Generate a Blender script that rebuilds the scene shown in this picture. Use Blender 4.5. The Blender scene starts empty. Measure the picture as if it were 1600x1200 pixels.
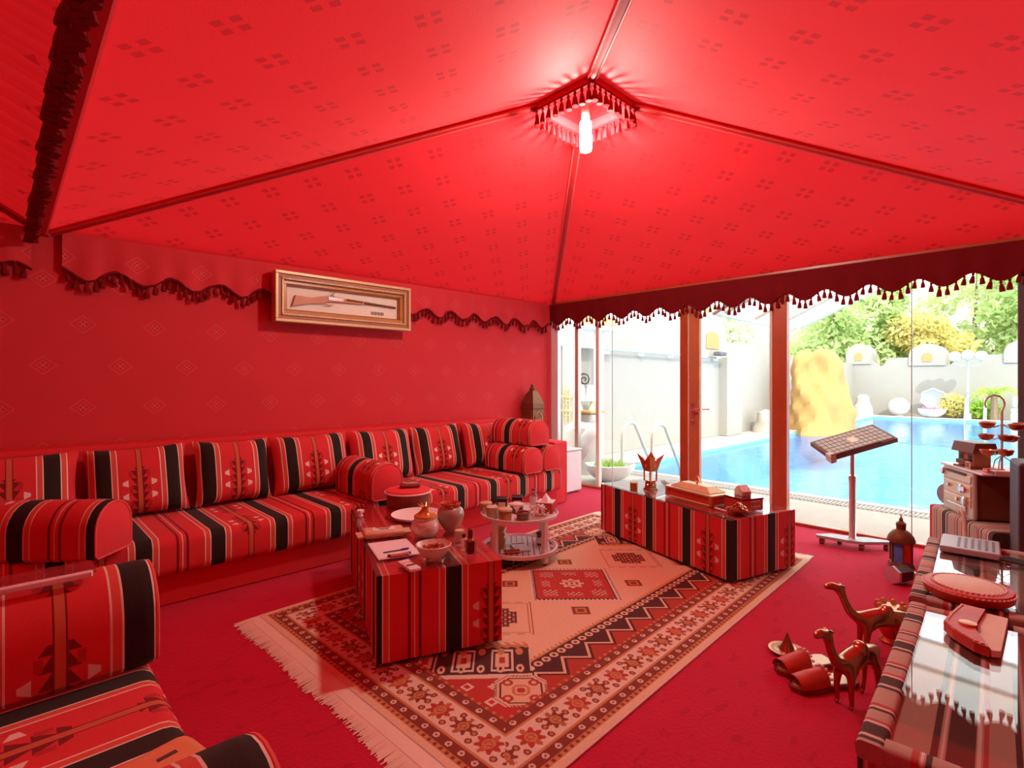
import bpy, bmesh, math, random
import numpy as np
from mathutils import Vector, Matrix
random.seed(7); np.random.seed(7)
S = bpy.context.scene
COL = S.collection
PI = math.pi
R = math.radians

# ------------------------------------------------------------------ camera
HEAD = R(45.9)
cd = bpy.data.cameras.new('camera'); cam = bpy.data.objects.new('camera', cd); COL.objects.link(cam)
cam.location = (0, 0, 1.4); cam.rotation_euler = (R(90), 0, HEAD - R(90))
cd.sensor_width = 36; cd.lens = 820 / 1600 * 36; cd.shift_y = -5 / 1600; cd.clip_start = 0.05; cd.clip_end = 300
S.camera = cam

# ------------------------------------------------------------------ sky, sun, exposure
W = bpy.data.worlds.new('world'); S.world = W; W.use_nodes = True
bg = W.node_tree.nodes['Background']; bg.inputs[0].default_value = (0.90, 0.95, 1.0, 1); bg.inputs[1].default_value = 3.8
sd = bpy.data.lights.new('sun', 'SUN'); sun = bpy.data.objects.new('sun', sd); COL.objects.link(sun)
sd.energy = 3.3; sd.angle = R(0.6); sd.color = (1, 0.93, 0.80)
sun.rotation_euler = Vector((0.56, 0.58, -0.62)).to_track_quat('-Z', 'Y').to_euler()
S.view_settings.view_transform = 'Standard'; S.view_settings.look = 'None'
S.view_settings.exposure = 0.30; S.view_settings.gamma = 1.0; S.view_settings.use_curve_mapping = False
BULB_STRENGTH = 520.0

# ------------------------------------------------------------------ node helpers
class V:
    def __init__(s, nt, sock): s.nt, s.k = nt, sock
    def __add__(s, o): return mth(s.nt, 'ADD', s, o)
    __radd__ = __add__
    def __sub__(s, o): return mth(s.nt, 'SUBTRACT', s, o)
    def __rsub__(s, o): return mth(s.nt, 'SUBTRACT', o, s)
    def __mul__(s, o): return mth(s.nt, 'MULTIPLY', s, o)
    __rmul__ = __mul__
    def __truediv__(s, o): return mth(s.nt, 'DIVIDE', s, o)
    def lt(s, o): return mth(s.nt, 'LESS_THAN', s, o)
    def gt(s, o): return mth(s.nt, 'GREATER_THAN', s, o)
    def abs(s): return mth(s.nt, 'ABSOLUTE', s)
    def mod(s, o): return mth(s.nt, 'FLOORED_MODULO', s, o)
    def floor(s): return mth(s.nt, 'FLOOR', s)
    def band(s, a, b): return s.gt(a) * s.lt(b)
def mth(nt, op, *a):
    n = nt.nodes.new('ShaderNodeMath'); n.operation = op
    for i, x in enumerate(a):
        if isinstance(x, V): nt.links.new(x.k, n.inputs[i])
        else: n.inputs[i].default_value = x
    return V(nt, n.outputs[0])
def vmin(a, b): return mth(a.nt, 'MINIMUM', a, b)
def vmax(a, b): return mth(a.nt, 'MAXIMUM', a, b)
def c4(c): return (c[0], c[1], c[2], 1)
def mixc(nt, f, a, b):
    n = nt.nodes.new('ShaderNodeMix'); n.data_type = 'RGBA'
    for i, x in ((0, f), (6, a), (7, b)):
        if isinstance(x, V): nt.links.new(x.k, n.inputs[i])
        else: n.inputs[i].default_value = x if i == 0 else c4(x)
    return V(nt, n.outputs[2])
def hexc(h):
    f = lambda v: ((v + .055) / 1.055) ** 2.4 if v > .04045 else v / 12.92
    return tuple(f(int(h[i:i + 2], 16) / 255) for i in (0, 2, 4))
def newmat(name):
    m = bpy.data.materials.new(name); m.use_nodes = True
    nt = m.node_tree; return m, nt, nt.nodes['Principled BSDF']
def setc(nt, sock, col):
    if isinstance(col, V): nt.links.new(col.k, sock)
    else: sock.default_value = c4(col)
def noise(nt, scale, detail=2, coord='Object', stretch=None):
    tc = nt.nodes.new('ShaderNodeTexCoord'); n = nt.nodes.new('ShaderNodeTexNoise')
    n.inputs['Scale'].default_value = scale; n.inputs['Detail'].default_value = detail
    if stretch:
        mp = nt.nodes.new('ShaderNodeMapping'); mp.inputs['Scale'].default_value = stretch
        nt.links.new(tc.outputs[coord], mp.inputs[0]); nt.links.new(mp.outputs[0], n.inputs['Vector'])
    else: nt.links.new(tc.outputs[coord], n.inputs['Vector'])
    return V(nt, n.outputs['Fac'])
def bump(nt, b, h, strength=.3, dist=.01):
    n = nt.nodes.new('ShaderNodeBump'); n.inputs['Strength'].default_value = strength; n.inputs['Distance'].default_value = dist
    nt.links.new(h.k, n.inputs['Height']); nt.links.new(n.outputs[0], b.inputs['Normal'])
MATS = {}
def mat(name, col, rough=.6, metal=0, var=.12, scale=18, emit=None, spec=None, coat=0, sheen=0, bmp=0):
    if name in MATS: return MATS[name]
    m, nt, b = newmat(name); MATS[name] = m
    if var:
        f = noise(nt, scale, 3)
        setc(nt, b.inputs['Base Color'], mixc(nt, f, tuple(x * (1 - var) for x in col), tuple(min(1, x * (1 + var)) for x in col)))
        if bmp: bump(nt, b, f, bmp, .01)
    else: b.inputs['Base Color'].default_value = c4(col)
    b.inputs['Roughness'].default_value = rough; b.inputs['Metallic'].default_value = metal
    if spec is not None: b.inputs['Specular IOR Level'].default_value = spec
    if coat: b.inputs['Coat Weight'].default_value = coat
    if sheen: b.inputs['Sheen Weight'].default_value = sheen
    if emit:
        b.inputs['Emission Color'].default_value = c4(emit[0]); b.inputs['Emission Strength'].default_value = emit[1]
    return m
def glassmat(name, tint=(1, 1, 1), refl=1.0, ior=1.5, rough=0.0):
    m, nt, b = newmat(name); nt.nodes.remove(b); MATS[name] = m
    out = nt.nodes['Material Output']
    t = nt.nodes.new('ShaderNodeBsdfTransparent'); t.inputs[0].default_value = c4(tint)
    g = nt.nodes.new('ShaderNodeBsdfGlossy'); g.inputs['Roughness'].default_value = rough
    lw = nt.nodes.new('ShaderNodeLayerWeight'); lw.inputs[0].default_value = .5; r0 = ((ior - 1) / (ior + 1)) ** 2
    f = (mth(nt, 'POWER', V(nt, lw.outputs['Facing']), 5.0) * (1 - r0) + r0) * refl
    mx = nt.nodes.new('ShaderNodeMixShader'); nt.links.new(f.k, mx.inputs[0])
    nt.links.new(t.outputs[0], mx.inputs[1]); nt.links.new(g.outputs[0], mx.inputs[2]); nt.links.new(mx.outputs[0], out.inputs[0])
    return m
def uvxy(nt):
    n = nt.nodes.new('ShaderNodeUVMap'); s = nt.nodes.new('ShaderNodeSeparateXYZ'); nt.links.new(n.outputs[0], s.inputs[0])
    return V(nt, s.outputs[0]), V(nt, s.outputs[1])

RED = (0.70, 0.036, 0.040); DRED = (0.20, 0.008, 0.008); WHT = (0.78, 0.72, 0.60); BLK = (0.022, 0.014, 0.008); ORG = (0.66, 0.10, 0.06); BRN = (0.55, 0.13, 0.06)
def sadu(name, red=RED, dred=DRED, wht=WHT, blk=BLK, org=ORG, brn=BRN, gloss=.85):
    """woven Bedouin stripe cloth: u runs across the stripes, v along them, both in metres"""
    m, nt, b = newmat(name); MATS[name] = m
    u, v = uvxy(nt)
    s = u.mod(.4); r = (s - .2).abs(); f = .2 - r
    par = (u / .4 + .5).floor().mod(2.0)
    motif = par.lt(.5)
    c = mixc(nt, noise(nt, 9, 3), tuple(x * .86 for x in red), red)
    # plain field: fine lines about its middle
    pl = par.gt(.5)
    c = mixc(nt, pl * f.band(.020, .034), c, dred)
    c = mixc(nt, pl * f.lt(.0025), c, wht)
    # motif field: centre strip, dark leaves, white tapered blocks
    vm = v.mod(.46)
    tri = (vm / .052).mod(1.0)
    leaf = (tri * .034 + .018)
    inm = vm.band(.02, .332)
    c = mixc(nt, motif * inm * f.lt(leaf), c, dred)
    tr2 = (vm / .104).mod(1.0)
    c = mixc(nt, motif * inm * f.band(.040, .040 + .022) * tr2.band(.55, .95), c, mixc(nt, .5, dred, red))
    wtap = (vm - .18).abs()
    wm = vmin((wtap - .045).abs(), 9.0)
    c = mixc(nt, motif * f.band(.066, .098) * (wm + (f - .066) * .45).lt(.024), c, wht)
    c = mixc(nt, motif * f.lt(.013), c, brn)
    c = mixc(nt, motif * f.band(.013, .018), c, dred)
    # band group: white, orange, white, black
    c = mixc(nt, r.lt(.078), c, wht)
    c = mixc(nt, r.lt(.072), c, org)
    c = mixc(nt, r.lt(.047), c, wht)
    c = mixc(nt, r.lt(.041), c, blk)
    setc(nt, b.inputs['Base Color'], c)
    b.inputs['Roughness'].default_value = gloss; b.inputs['Specular IOR Level'].default_value = .25; b.inputs['Sheen Weight'].default_value = .08
    bump(nt, b, noise(nt, 260, 2), .25, .003)
    return m
sadu('sadu')
def tanstripe(name):
    m, nt, b = newmat(name); MATS[name] = m
    u, v = uvxy(nt)
    s = u.mod(.30)
    tan = (0.50, 0.42, 0.32); br = (0.085, 0.06, 0.045); rd = (0.48, 0.10, 0.09); cr = (0.74, 0.70, 0.60)
    c = mixc(nt, noise(nt, 8, 3), tuple(x * .85 for x in tan), tan)
    c = mixc(nt, s.band(.07, .125), c, br); c = mixc(nt, s.band(.06, .066), c, cr); c = mixc(nt, s.band(.128, .136), c, cr)
    c = mixc(nt, s.band(.04, .055), c, br); c = mixc(nt, s.band(.140, .150), c, rd)
    c = mixc(nt, s.band(.20, .212), c, br); c = mixc(nt, s.band(.216, .222), c, cr); c = mixc(nt, s.band(.225, .24), c, rd)
    setc(nt, b.inputs['Base Color'], c); b.inputs['Roughness'].default_value = .85; b.inputs['Specular IOR Level'].default_value = .2
    bump(nt, b, noise(nt, 200, 2), .25, .003)
    return m
tanstripe('tan_sadu')
def damask(name, base, du, dv, kind, dark, lite=None, glow=0):
    m, nt, b = newmat(name); MATS[name] = m
    u, v = uvxy(nt)
    row = (v / dv).floor(); sh = row.mod(2.0) * (du / 2)
    x = ((u + sh).mod(du) - du / 2).abs(); y = (v.mod(dv) - dv / 2).abs()
    c = mixc(nt, noise(nt, 3, 4), tuple(q * .92 for q in base), base)
    if kind == 'ceiling':
        a, q = .045, .026
        d = vmin((x - a).abs() + y, x + (y - a).abs())
        c = mixc(nt, d.lt(q), c, dark)
    else:
        o = x * .85 + y
        c = mixc(nt, o.band(.060, .066), c, lite)
        d = vmin((x - .018).abs() + y, x + (y - .018).abs())
        c = mixc(nt, d.lt(.012), c, dark); c = mixc(nt, (d - .015).abs().lt(.003), c, lite)
    setc(nt, b.inputs['Base Color'], c); b.inputs['Roughness'].default_value = .8; b.inputs['Specular IOR Level'].default_value = .2
    b.inputs['Sheen Weight'].default_value = .05
    bump(nt, b, noise(nt, 130, 2), .2, .003)
    if glow:                                              # sun glowing through the tent canvas
        t = nt.nodes.new('ShaderNodeBsdfTranslucent'); setc(nt, t.inputs[0], c); mx = nt.nodes.new('ShaderNodeMixShader'); mx.inputs[0].default_value = glow
        nt.links.new(b.outputs[0], mx.inputs[1]); nt.links.new(t.outputs[0], mx.inputs[2]); nt.links.new(mx.outputs[0], nt.nodes['Material Output'].inputs[0])
    return m
CRED = (0.70, 0.015, 0.019)
damask('ceiling_fabric', CRED, .44, .22, 'ceiling', (0.47, 0.010, 0.013), glow=.125)
damask('wall_fabric', (0.62, 0.038, 0.044), .44, .305, 'wall', (0.45, 0.03, 0.036), (0.70, 0.085, 0.085))
mat('plain_red', (0.66, 0.032, 0.038), .8, var=.06, scale=6, spec=.2, bmp=.1)
mat('trim_red', (0.55, 0.016, 0.018), .75, var=.1, spec=.2)
mat('hood_red', (0.16, 0.006, 0.008), .85, var=.1, spec=.1)
mat('piping', (0.72, 0.10, 0.08), .7, var=.1)
mat('fringe', (0.19, 0.006, 0.008), .85, var=.2, scale=60, spec=.1)
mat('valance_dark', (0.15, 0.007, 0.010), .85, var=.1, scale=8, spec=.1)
mat('cap_red', (0.72, 0.045, 0.055), .85, var=.05, spec=.15, sheen=.1)
mat('white', (.78, .81, .80), .5, var=.04)
mat('cream', (.74, .74, .62), .5, var=.06)
mat('plaster', (.315, .298, .258), .85, var=.04, scale=4, bmp=.1)
mat('stone', (.42, .375, .31), .8, var=.07, scale=6, bmp=.1)
mat('coping', (.42, .39, .345), .7, var=.06, scale=9)
mat('wood_red', (.42, .085, .022), .38, var=.22, scale=6, coat=.2)
mat('wood_tan', (.50, .19, .07), .42, var=.2, scale=6)
mat('wood_dark', (.16, .05, .022), .45, var=.3, scale=9)
mat('wood_gold', (.48, .23, .06), .3, var=.2, scale=9, coat=.4)
mat('black', (.014, .011, .011), .45, var=.2)
mat('maroon_black', (.055, .010, .014), .5, var=.2)
mat('grey', (.38, .42, .44), .4, var=.05)
mat('dark_grey', (.10, .10, .11), .5, var=.08)
mat('silver', (.72, .71, .69), .25, 1, var=.04)
mat('steel', (.70, .74, .74), .30, .8, var=.02)
mat('chrome_beige', (.58, .58, .48), .45, .3, var=.06)
mat('brass', (.78, .52, .20), .28, 1, var=.1)
mat('gold_paint', (.72, .68, .36), .4, .4, var=.1)
mat('copper', (.58, .22, .10), .35, .9, var=.15)
mat('bronze', (.46, .20, .10), .24, .95, var=.3, scale=25)
mat('antique', (.20, .085, .035), .55, .5, var=.35, scale=40, bmp=.4)
mat('frame_gold', (.62, .46, .23), .45, .3, var=.22, scale=40, bmp=.2)
mat('frame_dark', (.40, .14, .06), .5, var=.25, scale=30)
mat('ivory', (.80, .74, .56), .7, var=.05)
mat('paper', (.80, .84, .86), .8, var=.02)
mat('leather', (.52, .045, .022), .5, var=.25, scale=20, bmp=.3)
mat('leather_brown', (.24, .045, .02), .5, var=.25, scale=20, bmp=.3)
mat('hide', (.74, .72, .54), .7, var=.1, scale=20)
mat('stitch', (.82, .82, .74), .7, var=.05)
mat('amber', (.60, .26, .05), .15, var=.1)
mat('dates', (.15, .03, .015), .35, var=.4, scale=50)
mat('oil_red', (.12, .008, .012), .1, var=.05, coat=.6)
mat('jar_lid', (.72, .64, .38), .35, .2, var=.08)
mat('jar_cream', (.74, .72, .50), .35, var=.12, scale=30)
mat('label', (.78, .80, .74), .6, var=.04)
mat('ink', (.10, .06, .06), .7, var=.05)
mat('vase_grey', (.40, .40, .31), .25, var=.15, coat=.3)
mat('crystal', (.74, .68, .56), .18, var=.25, scale=60, coat=.6, bmp=.6)
mat('pack', (.68, .56, .34), .4, var=.18, scale=30, coat=.3)
mat('bag_orange', (.76, .32, .14), .45, var=.1)
mat('blue_cap', (.12, .06, .28), .5)
mat('lead_blue', (.08, .22, .62), .25, var=.5, scale=40)
mat('glass_green', (.10, .42, .22), .2, var=.4, scale=50)
mat('glass_red', (.70, .06, .04), .2, var=.2)
mat('rock_sand', (.42, .235, .07), .85, var=.25, scale=2.2, bmp=.6)
mat('boulder', (.46, .41, .34), .85, var=.1, scale=4)
mat('boulder_grey', (.42, .39, .34), .9, var=.2, scale=4, bmp=.3)
mat('tile_blue', (.19, .52, .82), .3, var=.14, scale=5)
mat('pink_flower', (.85, .18, .32), .6, var=.2)
mat('bark', (.22, .15, .09), .9, var=.3)
mat('globe_white', (.62, .61, .59), .3, var=.02)
mat('roof_orange', (.78, .42, .18), .7, var=.15)
mat('fabric_white', (.66, .69, .66), .8, var=.03)
mat('orange_niche', (.46, .25, .09), .8, var=.15)
glassmat('pane', (.985, .99, .985), .7)
glassmat('top_glass', (.97, .97, .96), 1.5, 1.5)
glassmat('jar_glass', (.90, .86, .80), 2.0, 1.45)
glassmat('clear', (.93, .93, .93), 2.0, 1.45)
def leafmat(name, a, b_):
    m, nt, b = newmat(name); MATS[name] = m
    c = mixc(nt, noise(nt, 1.3, 3), a, b_)
    nt.nodes.remove(b); out = nt.nodes['Material Output']
    d = nt.nodes.new('ShaderNodeBsdfDiffuse'); t = nt.nodes.new('ShaderNodeBsdfTranslucent'); mx = nt.nodes.new('ShaderNodeMixShader'); mx.inputs[0].default_value = .45
    for n in (d, t): nt.links.new(c.k, n.inputs[0])
    nt.links.new(d.outputs[0], mx.inputs[1]); nt.links.new(t.outputs[0], mx.inputs[2]); nt.links.new(mx.outputs[0], out.inputs[0])
leafmat('leaf_green', (.34, .50, .17), (.70, .82, .42)); leafmat('leaf_pale', (.52, .63, .30), (.82, .87, .55))
leafmat('leaf_yellow', (.62, .58, .20), (.86, .78, .36)); leafmat('leaf_lime', (.35, .60, .06), (.66, .82, .20)); leafmat('leaf_grey', (.50, .57, .36), (.74, .78, .55))
# awning cloth: thin white canvas that lets light through
m, nt, b = newmat('awning_cloth'); MATS['awning_cloth'] = m
t = nt.nodes.new('ShaderNodeBsdfTranslucent'); t.inputs[0].default_value = (.86, .80, .68, 1); mx = nt.nodes.new('ShaderNodeMixShader'); mx.inputs[0].default_value = .5
setc(nt, b.inputs['Base Color'], mixc(nt, noise(nt, 5, 2), (.80, .76, .68), (.84, .81, .74))); b.inputs['Roughness'].default_value = .9
nt.links.new(b.outputs[0], mx.inputs[1]); nt.links.new(t.outputs[0], mx.inputs[2]); nt.links.new(mx.outputs[0], nt.nodes['Material Output'].inputs[0])
# carpet
m, nt, b = newmat('carpet'); MATS['carpet'] = m
f1 = noise(nt, 7, 4, 'Object', (1.0, 2.2, 1)); f2 = noise(nt, 60, 2)
c = mixc(nt, f1.gt(.62) * .45, (.54, .010, .050), (.30, .005, .022))
c = mixc(nt, f2 * .5, c, (.40, .008, .025))
setc(nt, b.inputs['Base Color'], c); b.inputs['Roughness'].default_value = .95; b.inputs['Sheen Weight'].default_value = .35; b.inputs['Sheen Tint'].default_value = (1, .35, .45, 1); b.inputs['Specular IOR Level'].default_value = .1
bump(nt, b, f2 + f1 * .6, .35, .01)
# pool water
m, nt, b = newmat('water'); nt.nodes.remove(b); MATS['water'] = m
out = nt.nodes['Material Output']
t = nt.nodes.new('ShaderNodeBsdfTransparent'); t.inputs[0].default_value = (.86, .96, .99, 1)
g = nt.nodes.new('ShaderNodeBsdfGlossy'); g.inputs['Roughness'].default_value = .04
fr = nt.nodes.new('ShaderNodeFresnel'); fr.inputs[0].default_value = 1.22
bn = nt.nodes.new('ShaderNodeBump'); bn.inputs['Strength'].default_value = .22; bn.inputs['Distance'].default_value = .05
nt.links.new(noise(nt, 3.0, 3, 'Object').k, bn.inputs['Height'])
for n in (g, fr): nt.links.new(bn.outputs[0], n.inputs['Normal'])
mx = nt.nodes.new('ShaderNodeMixShader'); nt.links.new(fr.outputs[0], mx.inputs[0]); nt.links.new(t.outputs[0], mx.inputs[1]); nt.links.new(g.outputs[0], mx.inputs[2]); nt.links.new(mx.outputs[0], out.inputs[0])
# rug pile: colour attribute woven below
m, nt, b = newmat('rug_pile'); MATS['rug_pile'] = m
a = nt.nodes.new('ShaderNodeVertexColor'); a.layer_name = 'pattern'
c = mixc(nt, noise(nt, 90, 2) * .35, V(nt, a.outputs[0]), (.25, .08, .05))
setc(nt, b.inputs['Base Color'], c); b.inputs['Roughness'].default_value = .95; b.inputs['Specular IOR Level'].default_value = .1; b.inputs['Sheen Weight'].default_value = .1
# bulbs: the apex one, and a dim one added out of view
for nm, st in (('bulb_glow', BULB_STRENGTH), ('bulb_added', BULB_STRENGTH * .06)):
    m, nt, b = newmat(nm); MATS[nm] = m; nt.nodes.remove(b)
    e = nt.nodes.new('ShaderNodeEmission'); e.inputs[0].default_value = (1, .93, .83, 1); e.inputs[1].default_value = st
    nt.links.new(e.outputs[0], nt.nodes['Material Output'].inputs[0])

# ------------------------------------------------------------------ mesh helpers
class Ms:
    def __init__(s): s.v, s.f, s.uv = [], [], []
    def add(s, vs, fs, uvs=None):
        o = len(s.v); s.v += [tuple(x) for x in vs]
        for i, f in enumerate(fs):
            s.f.append(tuple(o + k for k in f)); s.uv.append(uvs[i] if uvs else None)
        return s
    def box(s, c, d, bev=0.0, seg=1, rz=0, mtx=None):
        bm = bmesh.new(); bmesh.ops.create_cube(bm, size=1)
        for v in bm.verts: v.co = Vector((v.co.x * d[0], v.co.y * d[1], v.co.z * d[2]))
        if bev: bmesh.ops.bevel(bm, geom=bm.edges[:], offset=min(bev, min(d) * .49), segments=seg, affect='EDGES', profile=.5)
        M = Matrix.Translation(c) @ Matrix.Rotation(rz, 4, 'Z')
        if mtx: M = mtx
        bm.verts.index_update()
        s.add([M @ v.co for v in bm.verts], [[v.index for v in f.verts] for f in bm.faces]); bm.free(); return s
    def lathe(s, prof, n=20, c=(0, 0, 0), sx=1, sy=1, mtx=None, cap=True, ph=0):
        vs, fs = [], []
        for r, z in prof:
            for k in range(n):
                a = 2 * PI * k / n + ph; vs.append(Vector((r * sx * math.cos(a), r * sy * math.sin(a), z)))
        for i in range(len(prof) - 1):
            for k in range(n):
                k2 = (k + 1) % n; fs.append((i * n + k, i * n + k2, (i + 1) * n + k2, (i + 1) * n + k))
        if cap:
            if prof[0][0] > 1e-5: fs.append(tuple(range(n - 1, -1, -1)))
            if prof[-1][0] > 1e-5: fs.append(tuple((len(prof) - 1) * n + k for k in range(n)))
        M = mtx if mtx else Matrix.Translation(c)
        return s.add([M @ v for v in vs], fs)
    def tube(s, pts, r, n=8, closed=False):
        pts = [Vector(p) for p in pts]; N = len(pts); rs = r if isinstance(r, (list, tuple)) else [r] * N
        vs, fs = [], []; up = None
        for i, p in enumerate(pts):
            if closed: t = pts[(i + 1) % N] - pts[i - 1]
            else: t = pts[min(i + 1, N - 1)] - pts[max(i - 1, 0)]
            t.normalize()
            if up is None: up = t.orthogonal().normalized()
            up = (up - t * up.dot(t)).normalized(); w = t.cross(up)
            for k in range(n):
                a = 2 * PI * k / n; vs.append(p + (up * math.cos(a) + w * math.sin(a)) * rs[i])
        for i in range(N if closed else N - 1):
            j = (i + 1) % N
            for k in range(n):
                k2 = (k + 1) % n; fs.append((i * n + k, i * n + k2, j * n + k2, j * n + k))
        if not closed: fs.append(tuple(range(n - 1, -1, -1))); fs.append(tuple((N - 1) * n + k for k in range(n)))
        return s.add(vs, fs)
    def sphere(s, c, r, n=14, m=9, sc=(1, 1, 1)):
        prof = [(max(1e-6, r * math.sin(PI * i / m)), -r * math.cos(PI * i / m)) for i in range(m + 1)]
        return s.lathe(prof, n, mtx=Matrix.Translation(c) @ Matrix.Diagonal((sc[0], sc[1], sc[2], 1)), cap=False)
    def prism(s, poly, z0, z1, mtx=None):
        n = len(poly); M = mtx or Matrix.Identity(4)
        vs = [M @ Vector((p[0], p[1], z0)) for p in poly] + [M @ Vector((p[0], p[1], z1)) for p in poly]
        fs = [tuple(range(n - 1, -1, -1)), tuple(range(n, 2 * n))] + [(i, (i + 1) % n, n + (i + 1) % n, n + i) for i in range(n)]
        return s.add(vs, fs)
    def extrude_uv(s, prof, x0, x1, nseg, u0=0.0, shrink=None, mtx=None, cap=True, closed=True):
        """closed 2D profile (y,z) swept along x; u = x + u0, v = length round the profile"""
        n = len(prof); M = mtx or Matrix.Identity(4)
        L = [0]
        for i in range(n): L.append(L[-1] + math.dist(prof[i], prof[(i + 1) % n]))
        cy = sum(p[0] for p in prof) / n; cz = sum(p[1] for p in prof) / n
        vs, fs, uv = [], [], []
        xs = [x0 + (x1 - x0) * i / nseg for i in range(nseg + 1)]
        if shrink:
            e, q = shrink; xs = [x0, x0 + e * .3, x0 + e] + xs[1:-1] + [x1 - e, x1 - e * .3, x1]
            ks = [1 - q, 1 - q * .35, 1] + [1] * (nseg - 1) + [1, 1 - q * .35, 1 - q]
        else: ks = [1] * len(xs)
        for x, k in zip(xs, ks):
            for y, z in prof: vs.append(M @ Vector((x, cy + (y - cy) * k, cz + (z - cz) * k)))
        for i in range(len(xs) - 1):
            for k in range(n if closed else n - 1):
                k2 = (k + 1) % n
                fs.append((i * n + k, (i + 1) * n + k, (i + 1) * n + k2, i * n + k2))
                uv.append([(xs[i] + u0, L[k]), (xs[i + 1] + u0, L[k]), (xs[i + 1] + u0, L[k + 1]), (xs[i] + u0, L[k + 1])])
        if cap:
            fs.append(tuple(range(n - 1, -1, -1))); uv.append([(x0 + u0, 0)] * n)
            j = (len(xs) - 1) * n; fs.append(tuple(j + k for k in range(n))); uv.append([(x1 + u0, 0)] * n)
        return s.add(vs, fs, uv)
def O(name, ms, mt, parent=None, label=None, cat=None, group=None, kind=None, smooth=False, loc=None, rz=None, rot=None):
    me = bpy.data.meshes.new(name); me.from_pydata(ms.v, [], ms.f)
    if any(u is not None for u in ms.uv):
        l = me.uv_layers.new(name='UVMap'); flat = []
        for f, u in zip(ms.f, ms.uv): flat += [x for p in (u or [(0, 0)] * len(f)) for x in p]
        l.data.foreach_set('uv', flat)
    if smooth:
        me.polygons.foreach_set('use_smooth', [True] * len(me.polygons))
        try: me.set_sharp_from_angle(angle=R(42))
        except Exception: pass
    me.materials.append(MATS[mt]); me.update()
    return OB(name, me, parent, label, cat, group, kind, loc, rz, rot)
def OB(name, me, parent=None, label=None, cat=None, group=None, kind=None, loc=None, rz=None, rot=None):
    o = bpy.data.objects.new(name, me); COL.objects.link(o)
    if parent: o.parent = parent
    tag(o, label, cat, group, kind)
    if loc: o.location = loc
    if rz is not None: o.rotation_euler = (0, 0, rz)
    if rot is not None: o.rotation_euler = rot
    return o
def tag(o, label=None, cat=None, group=None, kind=None):
    for k, v in (('label', label), ('category', cat), ('group', group), ('kind', kind)):
        if v: o[k] = v
    return o
def E(name, label, cat, loc=(0, 0, 0), rz=0, group=None, kind=None):
    o = bpy.data.objects.new(name, None); o.empty_display_size = .1; COL.objects.link(o); o.location = loc; o.rotation_euler = (0, 0, rz)
    return tag(o, label, cat, group, kind)
def copy_tree(o, parent=None):
    c = o.copy(); COL.objects.link(c)
    if parent: c.parent = parent
    for ch in list(o.children): copy_tree(ch, c)
    return c
def arc(cx, cz, r, a0, a1, n): return [(cx + r * math.cos(R(a0 + (a1 - a0) * i / n)), cz + r * math.sin(R(a0 + (a1 - a0) * i / n))) for i in range(n + 1)]
def rrect(y0, y1, z0, z1, r, n=4):
    return arc(y1 - r, z0 + r, r, -90, 0, n) + arc(y1 - r, z1 - r, r, 0, 90, n) + arc(y0 + r, z1 - r, r, 90, 180, n) + arc(y0 + r, z0 + r, r, 180, 270, n)

# ================================================================== THE SETTING
XW, XE, YS, YN = 0.22, 5.60, -0.42, 4.95      # main tent bay; the second bay runs from XB to XW
XB = -5.0; EAVE = 2.46; CX, CY = 2.91, 2.27; RING = 0.24; RZ = 3.34
O('floor', Ms().box(((XB + XE) / 2, (YS + YN) / 2, -.05), (XE - XB + .1, YN - YS + .3, .1)), 'carpet', label='crimson cut pile carpet covering the floor of the tent', cat='floor', kind='structure')
def wallquad(name, p0, p1, z0, z1, th, label, mt='wall_fabric', v0=0.0, u0=0.0):
    p0 = Vector(p0); p1 = Vector(p1); L = (p1 - p0).length; d = (p1 - p0).normalized(); n = Vector((d.y, -d.x, 0)) * th
    a = [p0 + Vector((0, 0, z0)), p1 + Vector((0, 0, z0)), p1 + Vector((0, 0, z1)), p0 + Vector((0, 0, z1))]
    b_ = [x + n for x in a]
    ms = Ms().add(a + b_, [(0, 3, 2, 1), (4, 5, 6, 7), (0, 1, 5, 4), (1, 2, 6, 5), (2, 3, 7, 6), (3, 0, 4, 7)],
                  [[(u0, z0 + v0), (u0, z1 + v0), (L + u0, z1 + v0), (L + u0, z0 + v0)]] + [[(u0, z0 + v0), (L + u0, z0 + v0), (L + u0, z1 + v0), (u0, z1 + v0)]] + [[(0, 0)] * 4] * 4)
    return O(name, ms, mt, label=label, cat='wall', kind='structure')
wallquad('wall_left', (XE + .08, YN, 0), (XB, YN, 0), 0, EAVE + .1, .12, 'red damask fabric wall behind the long sofa', v0=-1.51 + .305 * 5.5, u0=-(XE + .08) + 6.8)
wallquad('wall_back', (XB, YN, 0), (XB, YS, 0), 0, EAVE + .1, .12, 'red damask fabric wall closing the second tent bay')
wallquad('wall_right', (XB, YS, 0), (XE, YS, 0), 0, EAVE + .1, .12, 'red damask fabric wall behind the camera side')
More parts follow.
